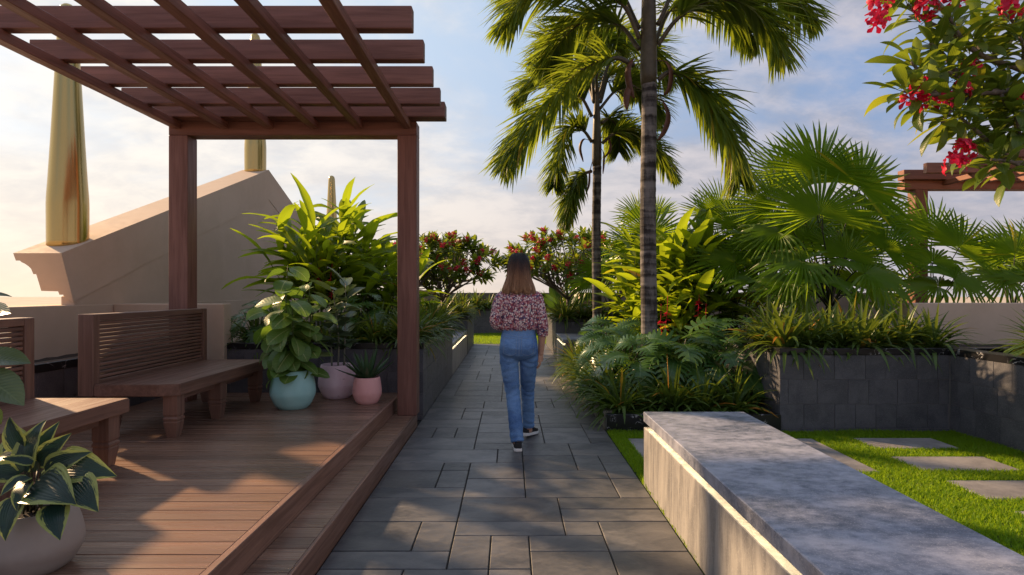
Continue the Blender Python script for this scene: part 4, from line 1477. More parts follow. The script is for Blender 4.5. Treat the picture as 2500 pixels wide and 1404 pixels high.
def fan_palm(label, base, leaves, trunk_h=0.35, trunk_r=0.035):
    base = Vector(base)
    t = thing('fan_palm', label, 'palm', base, 'fan palms')
    m = MB()
    m.tube([base + Vector((0, 0, -0.03)), base + Vector((0.01, 0, trunk_h * 0.6)), base + Vector((0.0, 0.01, trunk_h))], [trunk_r * 1.1, trunk_r, trunk_r * 0.9], 10)
    m.build('trunk', M['darkstem'], t, True)
    er = random.Random(len(leaves) * 7 + int(base.x * 10))
    leaves = list(leaves) + [(px + er.uniform(-45, 45), py + er.uniform(-15, 50), y + er.uniform(0.25, 0.8), rad * er.uniform(0.8, 1.0), ang + er.uniform(-35, 35), er.uniform(10, 40), er.choice((0, 1, 1, 3))) for px, py, y, rad, ang, tilt, kind in leaves[::2] if abs(px - 2238) > 95]
    for i, (px, py, y, rad, ang, tilt, kind) in enumerate(leaves):
        # ang: where the middle finger points in the picture plane (0 up, + to the right); tilt: how far the face leans back from the lens
        hub = pt(px, py, y)
        s = rad / 1500 * y * 1.16
        a = R(ang)
        d = Vector((math.sin(a), 0, math.cos(a)))
        n = Vector((0, -math.cos(R(tilt)), math.sin(R(tilt))))
        d = (d - n * d.dot(n)).normalized()
        put('leaf', FL[kind], t, frame(hub - base, d, n, 0, s))
        m = MB()
        b = base + Vector((0, 0, trunk_h * 0.9))
        m.tube(catmull([b, b.lerp(hub, 0.5) + Vector(((hub.x - b.x) * -0.12, 0.02, 0.05)), hub], 8), [0.011 - 0.0007 * q for q in range(9)], 6)
        m.build('petiole', M['darkstem'], t, True)
    return t


fan_palm('largest fan palm, tall and bushy behind the granite planter', (4.03, 7.75, 0.74), [
    (1998, 420, 7.9, 138, -4, 15, 0), (2000, 523, 7.35, 150, 0, 28, 0), (2098, 455, 7.8, 130, 38, 18, 0), (1893, 505, 8.0, 120, -42, 15, 3),
    (1900, 568, 7.6, 100, -60, 55, 2), (1956, 640, 7.3, 112, -70, 60, 2), (2062, 628, 7.5, 108, 12, 30, 1), (2160, 612, 7.7, 100, 50, 25, 1),
    (2112, 668, 7.2, 125, 75, 60, 2), (2150, 530, 8.2, 125, 50, 35, 1), (1930, 440, 8.3, 125, -28, 20, 1), (2050, 560, 8.2, 120, 20, 40, 2), (1870, 610, 8.1, 105, -30, 25, 1), (2110, 560, 8.0, 115, 30, 20, 0), (1960, 590, 8.0, 110, -10, 25, 1), (2010, 690, 7.2, 105, 10, 62, 2), (1925, 690, 7.4, 100, -95, 65, 2)], 0.42, 0.05)
fan_palm('fan palm in front of the orange pergola post', (5.7, 8.3, 0.74), [
    (2275, 575, 8.3, 112, -8, 18, 1), (2342, 603, 8.1, 112, 30, 25, 0), (2276, 640, 7.9, 100, 15, 40, 2), (2290, 700, 7.7, 100, -20, 60, 2), (2330, 680, 7.6, 100, 60, 55, 2), (2395, 650, 8.2, 90, 55, 40, 1)], 0.3, 0.04)
fan_palm('fan palm cut off by the right edge above the beige wall', (6.55, 8.0, 0.74), [
    (2478, 622, 8.0, 100, -8, 20, 1), (2450, 680, 7.8, 92, -50, 50, 2), (2510, 690, 7.7, 95, 30, 50, 2), (2440, 640, 8.3, 90, -30, 25, 1), (2540, 620, 8.2, 100, 20, 25, 0)], 0.3, 0.04)
fan_palm('fan palm left of the largest one, rising behind the ginger', (3.1, 8.5, 0.74), [
    (1762, 520, 8.7, 88, 4, 10, 3), (1800, 560, 8.4, 95, 15, 25, 1), (1795, 640, 8.0, 105, -20, 40, 2), (1845, 690, 7.7, 100, 10, 60, 2), (1850, 600, 8.6, 95, 20, 30, 1), (1730, 600, 8.6, 90, -50, 40, 2), (1840, 545, 8.9, 80, 5, 15, 3)], 0.4, 0.04)
fan_palm('small sunlit fan palm behind the thick palm trunk', (2.45, 10.9, 0.74), [
    (1590, 575, 10.9, 92, 0, 12, 0), (1545, 600, 10.8, 80, -35, 30, 1), (1640, 600, 10.9, 76, 35, 25, 1), (1520, 650, 10.6, 70, -70, 50, 2), (1560, 530, 11.2, 66, -12, 15, 1)], 0.4, 0.04)
fan_palm('low fan palm under the far right frangipani by the thinner trunk', (2.0, 12.2, 0.74), [
    (1480, 660, 12.0, 68, -30, 35, 1), (1440, 690, 11.9, 60, -75, 50, 2), (1500, 640, 12.3, 60, 10, 30, 1)], 0.25, 0.03)
fan_palm('fan palm deep in the bed behind the largest one', (4.6, 9.6, 0.74), [
    (1960, 620, 9.6, 85, -20, 30, 1), (2080, 600, 9.6, 85, 10, 25, 1), (2010, 670, 9.4, 85, 0, 50, 2), (1870, 640, 9.8, 80, -40, 30, 1), (2150, 670, 9.4, 80, 45, 45, 2), (2060, 720, 9.0, 80, 30, 60, 2), (1890, 720, 9.0, 80, -40, 60, 2)], 0.3, 0.03)

# paddle leaved plant
LB = [leaf_mb(1.0, 0.34, PADDLE, 9, b, 0.35, 0.02, 0.4, petiole=0.25, pr=0.018).mesh('paddle_leaf', M['banana'], True) for b in (0.25, 0.55, 0.85)]
t = thing('paddle_plant', 'dark green plant with broad paddle leaves under the far right frangipani', 'plant', (1.25, 14.1, 0.75))
for i in range(9):
    th = i * 2.4
    el = 1.25 - 0.09 * i
    put('leaf', LB[i % 3], t, frame((0.04 * math.cos(th), 0.04 * math.sin(th), 0), (math.cos(th) * math.cos(el), math.sin(th) * math.cos(el), math.sin(el)), (0, -0.5, 1), r.uniform(-.6, .6), r.uniform(0.62, 0.95)))

# ------------------------------------------------------------------ feather palms


def frond(pts, seed, L=0.6, n=84, start=0.2, w=0.024, droop=0.75, plum=0.7, y3=None):
    """one feathery leaf along a curve: stalk plus leaflets in several ranks"""
    r = random.Random(seed)
    c = catmull(pts, 40)
    m = MB()
    for i in range(n):
        u = start + (1 - start) * (i + r.random() * 0.6) / n
        q = min(39.999, u * 40)
        p = c[int(q)].lerp(c[int(q) + 1], q % 1)
        f = (c[min(40, int(q) + 2)] - c[max(0, int(q) - 1)]).normalized()
        sd = f.cross(Vector((0, 0, 1)))
        if sd.length < 0.15:
            sd = f.cross(Vector((0, 1, 0.2)))
        sd.normalize()
        up = sd.cross(f)
        v = (u - start) / (1 - start)
        ll = L * (0.35 + 0.65 * math.sin(math.pi * min(1, 0.16 + v * 0.78)) ** 0.8) * r.uniform(0.88, 1.08) * (1.0 if v < 0.85 else 1 - (v - 0.85) * 2.2)
        for s in (-1, 1):
            el = r.uniform(-plum, plum + 0.25)
            d = f * (0.75 + 0.45 * v) + sd * s * math.cos(el) + up * math.sin(el)
            ribbon(m, tuple(p), tuple(d), ll, w * r.uniform(0.85, 1.2), droop * r.uniform(0.3, 1.25), 5, [0.5, 0.95, 1, 0.8, 0.45, 0.03], 0.4, r.random(), roll=r.uniform(-0.5, 0.5))
    st = MB()
    st.tube(c, [0.026 * (1 - i / 42) ** 0.8 + 0.003 for i in range(41)], 6)
    return m, st


def feather_palm(label, x, y, trunk_top, r0, r1, crown_top, fronds, sheaths, L, w, seed, z0=0.1):
    t = thing('feather_palm', label, 'palm', (x, y, z0), 'feather palms')
    m = MB()
    N_ = 150
    P, Rd = [], []
    q = random.Random(seed)
    for i in range(N_ + 1):
        z = z0 + (trunk_top - z0) * i / N_
        ring = 1 + 0.035 * (1 if (z * 8.6 + 0.25 * math.sin(z * 3)) % 1 < 0.24 else 0)
        P.append(Vector((x + 0.008 * math.sin(z * 2.1), y, z)))
        Rd.append((r0 + (r1 - r0) * (i / N_)) * ring * (1 + 0.25 * max(0, 1 - i / 9)))
    m.tube(P, Rd, 24)
    m.build('trunk', M['palm_trunk'], t, False)
    m = MB()
    zt = trunk_top
    m.tube([(x, y, zt - 0.01), (x, y, zt + 0.12), (x, y, zt + 0.4), (x, y, (zt + crown_top) / 2), (x, y, crown_top)], [r1 * 1.02, r1 * 1.16, r1 * 1.12, r1 * 0.95, r1 * 0.45], 16)
    m.build('crownshaft', M['crownshaft'], t, True)
    for i, (pts, Lf) in enumerate(fronds):
        lm, st = frond(pts, seed * 50 + i, L * Lf, 165, 0.2, w)
        fr = lm.build('frond', M['palm'], t, True)
        st.build('stalk', M['crownshaft'], fr, True)
    for i, pts in enumerate(sheaths):
        m = MB()
        c = catmull(pts, 14)
        m.tube(c, [0.009 + 0.034 * (math.sin(math.pi * min(1, max(0, (k - 3) / 11))) ** 0.8 if k > 3 else 0) * (0.6 if seed == 2 else 1) for k in range(15)], 8, flat=0.3)
        m.build('dry_sheath', M['spathe'], t, True)
    return t


Y1 = 7.2
def P1(*a):
    return [pt(px, py, Y1 + dy) for px, py, dy in a]


feather_palm('thick ringed feather palm in front, its crown cut by the top edge', 1.625, Y1, pt(0, 205, Y1).z, 0.096, 0.086, pt(0, -210, Y1).z, [
    (P1((1562, 95, 0), (1515, 5, -.1), (1410, -45, -.25), (1300, -20, -.35), (1232, 62, -.4)), 1.0),
    (P1((1548, 160, 0), (1500, 142, -.05), (1420, 172, -.1), (1340, 252, -.15), (1275, 335, -.18), (1236, 402, -.2)), 0.95),
    (P1((1606, 195, 0), (1640, 176, -.05), (1695, 204, -.1), (1745, 265, -.15), (1790, 355, -.2), (1806, 448, -.2)), 0.92),
    (P1((1606, 110, 0), (1655, 45, -.1), (1730, 2, -.25), (1810, 5, -.3), (1875, 58, -.35), (1912, 138, -.4)), 1.0),
    (P1((1606, 60, 0), (1665, -50, .1), (1770, -85, .2), (1900, -45, .3), (1988, 55, .3)), 1.0),
    (P1((1560, 120, .05), (1510, 60, .3), (1430, 50, .6), (1365, 105, .8), (1330, 170, .9)), 0.95),
    (P1((1560, 70, .05), (1500, -40, .3), (1400, -80, .5), (1290, -60, .6), (1240, -10, .7)), 1.0),
    (P1((1600, 100, .05), (1640, 20, .4), (1720, -10, .8), (1800, 40, 1.1), (1850, 110, 1.3)), 0.9),
    (P1((1575, -60, 0), (1540, -220, -.1), (1450, -330, -.3), (1330, -340, -.5)), 1.0),
    (P1((1595, -60, 0), (1640, -230, .1), (1740, -330, .2), (1860, -330, .3)), 1.0),
    (P1((1585, -80, 0), (1580, -260, -.5), (1570, -330, -1.0), (1560, -300, -1.6)), 1.0),
    (P1((1585, -80, 0), (1590, -260, .5), (1600, -330, 1.1), (1610, -290, 1.7)), 1.0)],
    [P1((1565, 150, -.05), (1545, 145, -.1), (1533, 175, -.1), (1538, 215, -.1), (1548, 240, -.1)),
     P1((1556, 215, -.03), (1540, 208, -.08), (1530, 235, -.1), (1530, 268, -.1)),
     P1((1603, 148, -.05), (1625, 150, -.1), (1638, 175, -.1), (1634, 215, -.1), (1620, 233, -.1)),
     P1((1600, 243, -.05), (1620, 250, -.1), (1632, 285, -.1), (1622, 320, -.1), (1606, 343, -.1))], 0.72, 0.036, 1, 0.1)
Y2 = 10.2
def P2(*a):
    return [pt(px, py, Y2 + dy) for px, py, dy in a]


feather_palm('thinner feather palm further back, left of the thick palm', pt(1457, 0, Y2).x, Y2, pt(0, 405, Y2).z, 0.080, 0.070, pt(0, 205, Y2).z, [
    (P2((1445, 347, 0), (1423, 318, -.1), (1390, 315, -.2), (1362, 395, -.3), (1353, 458, -.3)), 0.8),
    (P2((1444, 418, 0), (1420, 430, -.1), (1395, 480, -.2), (1382, 545, -.2)), 0.72),
    (P2((1470, 350, 0), (1503, 325, -.1), (1543, 325, -.1), (1600, 362, -.1), (1650, 436, -.1)), 0.8),
    (P2((1445, 285, 0), (1420, 238, -.1), (1375, 190, -.2), (1315, 188, -.3), (1262, 245, -.3)), 1.0),
    (P2((1465, 265, 0), (1503, 222, .1), (1545, 210, .1), (1585, 240, .2), (1610, 290, .2)), 0.95),
    (P2((1470, 300, 0), (1490, 290, .3), (1510, 320, .6), (1512, 372, .8)), 0.85),
    (P2((1450, 250, 0), (1440, 165, .1), (1405, 115, .2), (1350, 105, .3), (1300, 150, .3)), 1.0),
    (P2((1462, 240, 0), (1490, 150, .1), (1545, 108, .2), (1600, 130, .2), (1640, 200, .2)), 1.0),
    (P2((1456, 230, 0), (1460, 120, -.3), (1480, 90, -.7), (1500, 120, -1.0)), 1.0),
    (P2((1450, 250, 0), (1430, 190, .5), (1400, 190, .9), (1380, 240, 1.2)), 1.0),
    (P2((1466, 250, 0), (1490, 180, .5), (1530, 180, .9), (1560, 230, 1.2)), 1.0)],
    [P2((1444, 345, -.05), (1425, 340, -.1), (1416, 362, -.1), (1424, 395, -.1)),
     P2((1468, 335, -.05), (1486, 340, -.1), (1490, 365, -.1), (1476, 385, -.1)),
     P2((1466, 360, -.08), (1474, 375, -.12), (1474, 400, -.12), (1472, 425, -.12)),
     P2((1446, 395, -.06), (1440, 420, -.1), (1438, 450, -.1), (1430, 475, -.1))], 0.70, 0.036, 2, 0.1)

# ------------------------------------------------------------------ frangipani trees
LFR = [leaf_mb(1.0, 0.30 + 0.03 * q, ELLIP, 8, b, 0.3, 0.012, tw, petiole=0.1, pr=0.012).mesh('frangipani_leaf', M['frangi'], True) for q, (b, tw) in enumerate(((0.2, 0.1), (0.6, 0.35), (1.0, 0.6), (0.4, 0.85)))]


def flower_mb(mb, c, d, s, r):
    """five broad petals round a throat"""
    f = frame(c, d, (0.3, 0.2, 1))
    rd = r.random()
    for k in range(5):
        a = k * 1.2566 + 0.2
        V = []
        pr = [(0.06, 0.0, 0.0), (0.45, 0.34, 0.10), (0.8, 0.42, 0.12), (1.0, 0.22, 0.02)]
        for rr, hw, z in pr:
            for q in (-1, 0, 1):
                an = a + q * hw * (0.9 if rr < 0.9 else 0.6) + 0.12 * rr
                R_ = rr * (1 if q == 0 else 0.93)
                p = Vector((math.cos(an) * R_, -0.0 + z + (0.06 * q), math.sin(an) * R_)) * s
                V.append((f @ p)[:])
        F = np.array([(i * 3 + j, i * 3 + j + 1, i * 3 + 4 + j, i * 3 + 3 + j) for i in range(3) for j in (0, 1)])
        mb.add(V, F, None, rd * 0.5 + r.random() * 0.5)


def flower_cluster(parent, pos, n, size, spread, seed):
    r = random.Random(seed)
    head = None
    for i in range(n):
        d = Vector((r.gauss(0, 1), r.gauss(-0.6, 1), r.gauss(0.5, 0.8))).normalized()
        m = MB()
        flower_mb(m, pos + d * spread * r.uniform(0.5, 1.0), d, size * r.uniform(0.8, 1.15), r)
        if head is None:
            head = m.build('flower_cluster', M['petal'], parent, True)
        else:
            m.build('flower', M['petal'], head, True)
    return head


t = thing('frangipani_tree', 'near frangipani reaching in at the top right with red flowers', 'tree', (4.9, 4.5, 0.74), 'frangipani trees')
YF = 4.15
r = random.Random(12)
m = MB()
fork = pt(2680, 330, 4.4)
m.tube(catmull([(4.9, 4.5, 0.70), (4.85, 4.5, 1.4), tuple(fork)], 12), [0.085 - 0.003 * i for i in range(13)], 12)
m.build('trunk', M['bark'], t, True)
BR = [  # branch polylines in photograph pixels plus depth
    [(2680, 330, 4.4), (2580, 270, 4.3), (2498, 224, 4.2), (2427, 221, 4.15), (2345, 190, 4.1), (2300, 167, 4.05)],
    [(2680, 330, 4.4), (2590, 220, 4.3), (2498, 172, 4.2), (2395, 135, 4.15), (2345, 90, 4.1), (2318, 40, 4.05)],
    [(2580, 270, 4.3), (2491, 228, 4.15), (2390, 226, 4.05), (2285, 231, 3.95), (2205, 223, 3.9)],
    [(2680, 330, 4.4), (2590, 400, 4.3), (2500, 400, 4.2), (2448, 378, 4.15), (2390, 325, 4.1), (2345, 287, 4.05)],
    [(2680, 330, 4.4), (2580, 330, 4.25), (2500, 285, 4.2), (2455, 250, 4.1), (2440, 215, 4.1)],
    [(2395, 135, 4.15), (2330, 85, 4.2), (2260, 50, 4.2), (2215, 10, 4.2)],
    [(2590, 220, 4.3), (2540, 120, 4.2), (2480, 60, 4.1), (2440, 20, 4.1)],
    [(2498, 224, 4.2), (2440, 160, 4.3), (2420, 110, 4.35)],
    [(2590, 400, 4.3), (2520, 420, 4.1), (2470, 395, 4.0), (2420, 390, 3.95)],
    [(2590, 220, 4.3), (2560, 60, 4.2), (2500, -40, 4.2)],
    [(2318, 40, 4.05), (2260, -20, 4.1), (2190, -40, 4.1)],
    [(2500, 285, 4.2), (2440, 290, 4.3), (2400, 262, 4.3)],
    [(2395, 135, 4.15), (2385, 90, 4.25), (2395, 50, 4.3)],
    [(2498, 172, 4.2), (2500, 120, 4.1), (2490, 90, 4.05)],
    [(2390, 226, 4.05), (2330, 262, 4.0), (2300, 300, 3.95)],
    [(2448, 378, 4.15), (2440, 330, 4.2), (2430, 300, 4.25)],
    [(2345, 190, 4.1), (2300, 130, 4.1), (2270, 105, 4.1)],
    [(2498, 224, 4.2), (2480, 260, 4.1), (2490, 330, 4.0)],
    [(2285, 231, 3.95), (2255, 190, 4.0), (2225, 150, 4.0)]]
TIPS = []
for k2, b in enumerate(BR):
    c = catmull([pt(*q) for q in b], 16)
    m = MB()
    r0 = 0.03 if k2 < 5 else 0.017
    m.tube(c, [r0 - (r0 - 0.009) * i / 16 for i in range(17)], 8)
    m.build('branch', M['bark'], t, True)
    TIPS.append((c[-1], (c[-1] - c[-3]).normalized()))
    if k2 < 5:
        TIPS.append((c[11], (Vector((r.uniform(-.5, .5), r.uniform(-.5, .5), r.uniform(-.2, 1)))).normalized()))


def whorl(parent, p, d, n, size, r, meshes):
    a0 = r.uniform(0, 6)
    d = (d + Vector((0, 0, 0.35))).normalized()
    x = d.orthogonal().normalized()
    y = d.cross(x)
    for i in range(n):
        a = a0 + i * 2.4
        e = 0.25 + 0.9 * (i / n) + r.uniform(-.15, .15)
        ld = (d * math.cos(e + 0.35) + (x * math.cos(a) + y * math.sin(a)) * math.sin(e + 0.35))
        put('leaf', r.choice(meshes), parent, frame(p - Vector(parent.location) - d * 0.012 * i, ld, (0, 0, 1) if abs(ld.z) < 0.9 else (0, -1, 0), r.uniform(-.4, .4), size * r.uniform(0.7, 1.15)))


for p, d in TIPS:
    whorl(t, p, d, r.randint(16, 20), 0.235, r, LFR)
for i, (px, py, y, n) in enumerate([(2265, 18, 4.0, 9), (2150, 10, 4.05, 6), (2138, 55, 4.05, 3), (2475, 18, 3.95, 7), (2243, 218, 3.85, 5), (2226, 255, 3.85, 1), (2345, 372, 3.9, 8), (2330, 405, 3.9, 4), (2365, 168, 4.1, 2), (2335, 228, 4.0, 3), (2480, 238, 4.05, 4), (2300, 250, 4.0, 2), (2330, 5, 4.1, 4)]):
    flower_cluster(t, pt(px, py, y), n + 2, 0.06, 0.072, 400 + i)


def far_frangipani(label, x, y, z, h, w, seed, tips=46, flowers=16, lean=0.0):
    r = random.Random(seed)
    t = thing('frangipani_tree', label, 'tree', (x, y, z), 'frangipani trees')
    L = Vector(t.location)
    P0 = Vector((0, 0, -0.03))
    fork = Vector((lean * 0.4, 0, h * 0.22))
    m = MB()
    m.tube([P0 + L, (P0 + fork) / 2 + L + Vector((0.02, 0, 0)), fork + L], [0.06, 0.05, 0.045], 10)
    m.build('trunk', M['bark'], t, True)
    ends = []
    for k in range(7):
        a = k * 0.9 + r.uniform(-.2, .2)
        rad = w / 2 * r.uniform(0.55, 0.8)
        e1 = fork + Vector((rad * math.cos(a) * 0.6 + lean * 0.3, rad * math.sin(a) * 0.6, h * r.uniform(0.22, 0.34)))
        c = catmull([fork, fork.lerp(e1, 0.5) + Vector((0, 0, -0.03)), e1], 6)
        m = MB()
        m.tube([p + L for p in c], [0.032 - 0.002 * i for i in range(7)], 7)
        b = m.build('branch', M['bark'], t, True)
        for j in range(tips // 7 + 1):
            a2 = a + r.uniform(-0.75, 0.75)
            rr = w / 2 * math.sqrt(r.uniform(0.02, 1.0))
            top = h * (0.62 + 0.38 * math.sqrt(max(0, 1 - (rr / (w / 2)) ** 2))) * r.uniform(0.86, 1.0)
            if r.random() < 0.3:
                top *= r.uniform(0.6, 0.85)
            e2 = Vector((rr * math.cos(a2) + lean, rr * math.sin(a2), top))
            s0 = c[r.randint(2, 6)]
            c2 = catmull([s0, s0.lerp(e2, 0.55) + Vector((r.uniform(-.06, .06), r.uniform(-.06, .06), -0.05)), e2], 6)
            m = MB()
            m.tube([p + L for p in c2], [0.015 - 0.0012 * i for i in range(7)], 5)
            m.build('twig', M['bark'], b, True)
            ends.append((e2, (c2[-1] - c2[-2]).normalized()))
    fo = MB()
    for p, d in ends:
        for i in range(18):
            a = i * 2.4 + r.uniform(-.3, .3)
            e = 0.45 + 1.1 * (i / 18)
            x_ = d.orthogonal().normalized()
            ld = d * math.cos(e) + (x_ * math.cos(a) + d.cross(x_) * math.sin(a)) * math.sin(e)
            ribbon(fo, tuple(p + L - d * 0.012 * i), tuple(ld), r.uniform(0.17, 0.27), 0.078, r.uniform(0.2, 1.1), 4, [0.15, 0.7, 1.0, 0.8, 0.05], 0.25, r.random(), roll=r.uniform(-.5, .5))
    o = fo.build('foliage', M['frangi'], t, True)
    o['kind'] = 'stuff'
    r.shuffle(ends)
    ends.sort(key=lambda q: q[0].y + r.uniform(0, 0.8))
    for i, (p, d) in enumerate(ends[:flowers]):
        flower_cluster(t, p + L + d * 0.05, r.randint(6, 9), 0.055, 0.085, seed * 31 + i)
    return t


far_frangipani('far left frangipani with round crown of red flowers beside the pergola post', -1.52, 13.9, 0.75, 1.85, 2.6, 21, 84, 34)
far_frangipani('frangipani leaning behind the pergola post beside the left ginger', -2.15, 13.2, 0.75, 1.6, 2.0, 22, 56, 22, -0.3)
far_frangipani('far right frangipani with red flowers behind the woman\'s head', 1.28, 13.6, 0.75, 1.95, 2.8, 23, 90, 38)
far_frangipani('frangipani between the thinner palm and the fan palms at the back', 2.5, 14.2, 0.75, 1.9, 2.2, 24, 56, 16)
# ------------------------------------------------------------------ the woman


def remeshed(mb, name, mat, parent, voxel, smooth=3, subs=0):
    """fuse the pieces of a figure into one continuous skin"""
    me = mb.mesh(name + '_raw', mat, False, root_loc(parent))
    tmp = bpy.data.objects.new(name + '_raw', me)
    COL.objects.link(tmp)
    md = tmp.modifiers.new('r', 'REMESH')
    md.mode = 'VOXEL'
    md.voxel_size = voxel
    sm = tmp.modifiers.new('s', 'SMOOTH')
    sm.factor = 0.6
    sm.iterations = smooth
    dg = bpy.context.evaluated_depsgraph_get()
    dg.update()
    out = bpy.data.meshes.new_from_object(tmp.evaluated_get(dg))
    out.name = name
    bpy.data.objects.remove(tmp)
    bpy.data.meshes.remove(me)
    out.materials.clear()
    out.materials.append(mat)
    out.polygons.foreach_set('use_smooth', np.ones(len(out.polygons), bool))
    o = bpy.data.objects.new(name, out)
    COL.objects.link(o)
    o.parent = parent
    return o


def ball(mb, c, r, sc=(1, 1, 1), n=14):
    rings = []
    for i in range(n + 1):
        a = math.pi * i / n - math.pi / 2
        q = max(0.02, math.cos(a))
        rings.append((c[0], c[1], c[2] + r * sc[2] * math.sin(a), r * sc[0] * q, r * sc[1] * q))
    mb.loft(rings, 16)


WX, WY = 0.077, 5.36
W = thing('person', 'woman with long ombre hair in floral blouse and jeans walking away along the path', 'person', (WX, WY, 0))
o3 = Vector((WX, WY, 0))


def wv(*p):
    return [Vector(q) + o3 for q in p]


def wl(*rings):
    return [(a + WX, b + WY, c, d, e) for a, b, c, d, e in rings]


# body
m = MB()
m.loft(wl((0, 0, 0.78, .12, .09), (0, -.01, .88, .145, .105), (0, 0, .98, .12, .085), (0, 0, 1.06, .11, .078), (0, 0, 1.18, .125, .082), (0, 0, 1.3, .135, .08), (0, 0, 1.36, .10, .058), (0, 0, 1.395, .075, .055), (0, .01, 1.43, .054, .054), (0, .015, 1.50, .052, .055)), 24)
m.loft(wl((0, .045, 1.435, .03, .03), (0, .04, 1.46, .055, .06), (0, .03, 1.52, .07, .085), (0, .015, 1.58, .076, .097), (0, .01, 1.63, .066, .085), (0, .005, 1.66, .04, .05), (0, 0, 1.67, .01, .012)), 24)
ball(m, (WX, WY + .122, 1.535), .016, (0.9, 1.1, 1.5))
for s in (-1, 1):
    ball(m, (WX + s * .075, WY + .01, 1.54), .02, (0.45, 0.8, 1.5))
# legs
LEGS = [[(-.078, -.005, .84, .078), (-.072, 0, .66, .058), (-.053, .01, .47, .044), (-.032, -.06, .28, .042), (-.016, -.125, .12, .034), (-.012, -.13, .055, .036)],
        [(.082, .0, .84, .078), (.084, .08, .66, .056), (.083, .193, .47, .042), (.09, .262, .28, .040), (.095, .315, .13, .034), (.096, .32, .085, .036)]]
for lg in LEGS:
    m.tube(wv(*[q[:3] for q in lg]), [q[3] for q in lg], 14)
m.tube(wv((-.012, -.15, .045), (-.014, -.06, .035), (-.016, .06, .022)), [.03, .034, .02], 10, flat=0.8)
m.tube(wv((.096, .30, .075), (.108, .39, .045), (.12, .49, .028)), [.03, .034, .02], 10, flat=0.8)
# arms
m.tube(wv((.125, 0, 1.33), (.175, -.018, 1.20), (.20, -.028, 1.09), (.203, 0, .96), (.195, .025, .83), (.192, .03, .80)), [.036, .038, .037, .036, .026, .025], 12)
m.tube(wv((-.125, 0, 1.33), (-.178, -.02, 1.2), (-.196, -.03, 1.085), (-.15, .08, 1.06), (-.06, .17, 1.075)), [.036, .038, .036, .033, .025], 12)
# right hand hanging, fingers half curled
m.tube(wv((.192, .03, .81), (.190, .035, .775), (.188, .04, .735)), [.025, .034, .034], 10, flat=0.55)
for k, (dy, ln) in enumerate(((.030, .060), (.014, .070), (-.004, .066), (-.020, .052))):
    a = Vector((.188, .042 + dy, .742))
    m.tube(wv(a, a + Vector((.0, .0, -ln * .5)), a + Vector((-.014, .004, -ln * .85)), a + Vector((-.03, .008, -ln))), [.0088, .0085, .008, .007], 8)
m.tube(wv((.186, .062, .79), (.180, .085, .755), (.172, .088, .725)), [.012, .0095, .008], 8)
# left hand at the belly
m.tube(wv((-.06, .17, 1.075), (-.03, .185, 1.075), (.01, .19, 1.07)), [.025, .034, .032], 10, flat=0.6)
for k, (dz, ln) in enumerate(((.028, .055), (.011, .065), (-.007, .06), (-.023, .048))):
    a = Vector((.006, .19, 1.07 + dz))
    m.tube(wv(a, a + Vector((ln * .5, .004, 0)), a + Vector((ln * .9, -.012, -.004))), [.0088, .0085, .007], 8)
m.tube(wv((-.03, .17, 1.10), (.0, .165, 1.12), (.025, .16, 1.125)), [.012, .0095, .008], 8)
remeshed(m, 'body', M['skin'], W, 0.0045, 3)
for s in (-1, 1):
    m = MB()
    ball(m, (WX + s * .03, WY + .096, 1.555), .011)
    m.build('eye', M['eye'], W, True)
m = MB()
m.tube(wv((-.022, .110, 1.488), (0, .117, 1.489), (.022, .110, 1.488)), [.003, .006, .003], 8)
m.build('lips', M['lip'], W, True)

# jeans
m = MB()
m.loft(wl((0, 0, .76, .10, .07), (0, -.012, .80, .158, .118), (0, -.018, .86, .170, .132), (0, -.012, .92, .163, .124), (0, 0, .985, .147, .108), (0, 0, 1.04, .134, .098)), 32)
for s in (-1, 1):
    ball(m, (WX + s * .078, WY - .062, .865), .088, (0.98, 0.85, 1.05))
JL = [[(-.086, -.005, .86, .082), (-.084, -.005, .76, .084), (-.074, 0, .64, .076), (-.054, .012, .48, .064), (-.044, -.02, .38, .061), (-.032, -.07, .26, .060), (-.016, -.128, .07, .058)],
      [(.088, -.002, .86, .082), (.088, .03, .76, .083), (.084, .085, .64, .074), (.083, .195, .47, .061), (.086, .23, .38, .058), (.09, .275, .26, .056), (.096, .335, .10, .054)]]
for lg in JL:
    m.tube(wv(*catmull([q[:3] for q in lg], 24)), list(np.interp(np.linspace(0, 1, 25), np.linspace(0, 1, len(lg)), [q[3] for q in lg])), 20)
jeans = remeshed(m, 'jeans', M['denim'], W, 0.0065, 5)
jn = [v.normal.copy() for v in jeans.data.vertices]
for v, vn in zip(jeans.data.vertices, jn):                    # creases at the knees, under the seat and above the hems
    p = v.co.copy()
    kf = math.exp(-((p.z - .50) / .09) ** 2) + 0.8 * math.exp(-((p.z - .73) / .06) ** 2) + math.exp(-((p.z - .13) / .08) ** 2)
    d = 0.0052 * kf * math.sin(p.z * 95 + 5 * mnoise.noise(p * 8) + p.x * 40 * (1 if p.x > 0 else -1)) * (0.4 + 0.9 * abs(mnoise.noise(p * 6 + Vector((4, 0, 0)))))
    v.co = p + vn * (d + 0.004 * mnoise.noise(Vector((p.x * 9, p.y * 9, p.z * 15))))
bv = BVHTree.FromPolygons([v.co for v in jeans.data.vertices], [p.vertices for p in jeans.data.polygons])


def on_back(x, z, off):
    h = bv.ray_cast(Vector((x, -1, z)), Vector((0, 1, 0)))
    return h[0] + Vector((0, -off, 0)) + o3 if h[0] else None


def seam(pl, rad, name, off=0.001, parent=jeans, mat='stitch'):
    c = catmull([(x, 0, z) for x, z in pl], 8 * len(pl))
    p = [on_back(q.x, q.z, off) for q in c]
    p = [q for q in p if q]
    mb = MB()
    mb.tube(p, rad, 5)
    return mb.build(name, M[mat], parent, True)


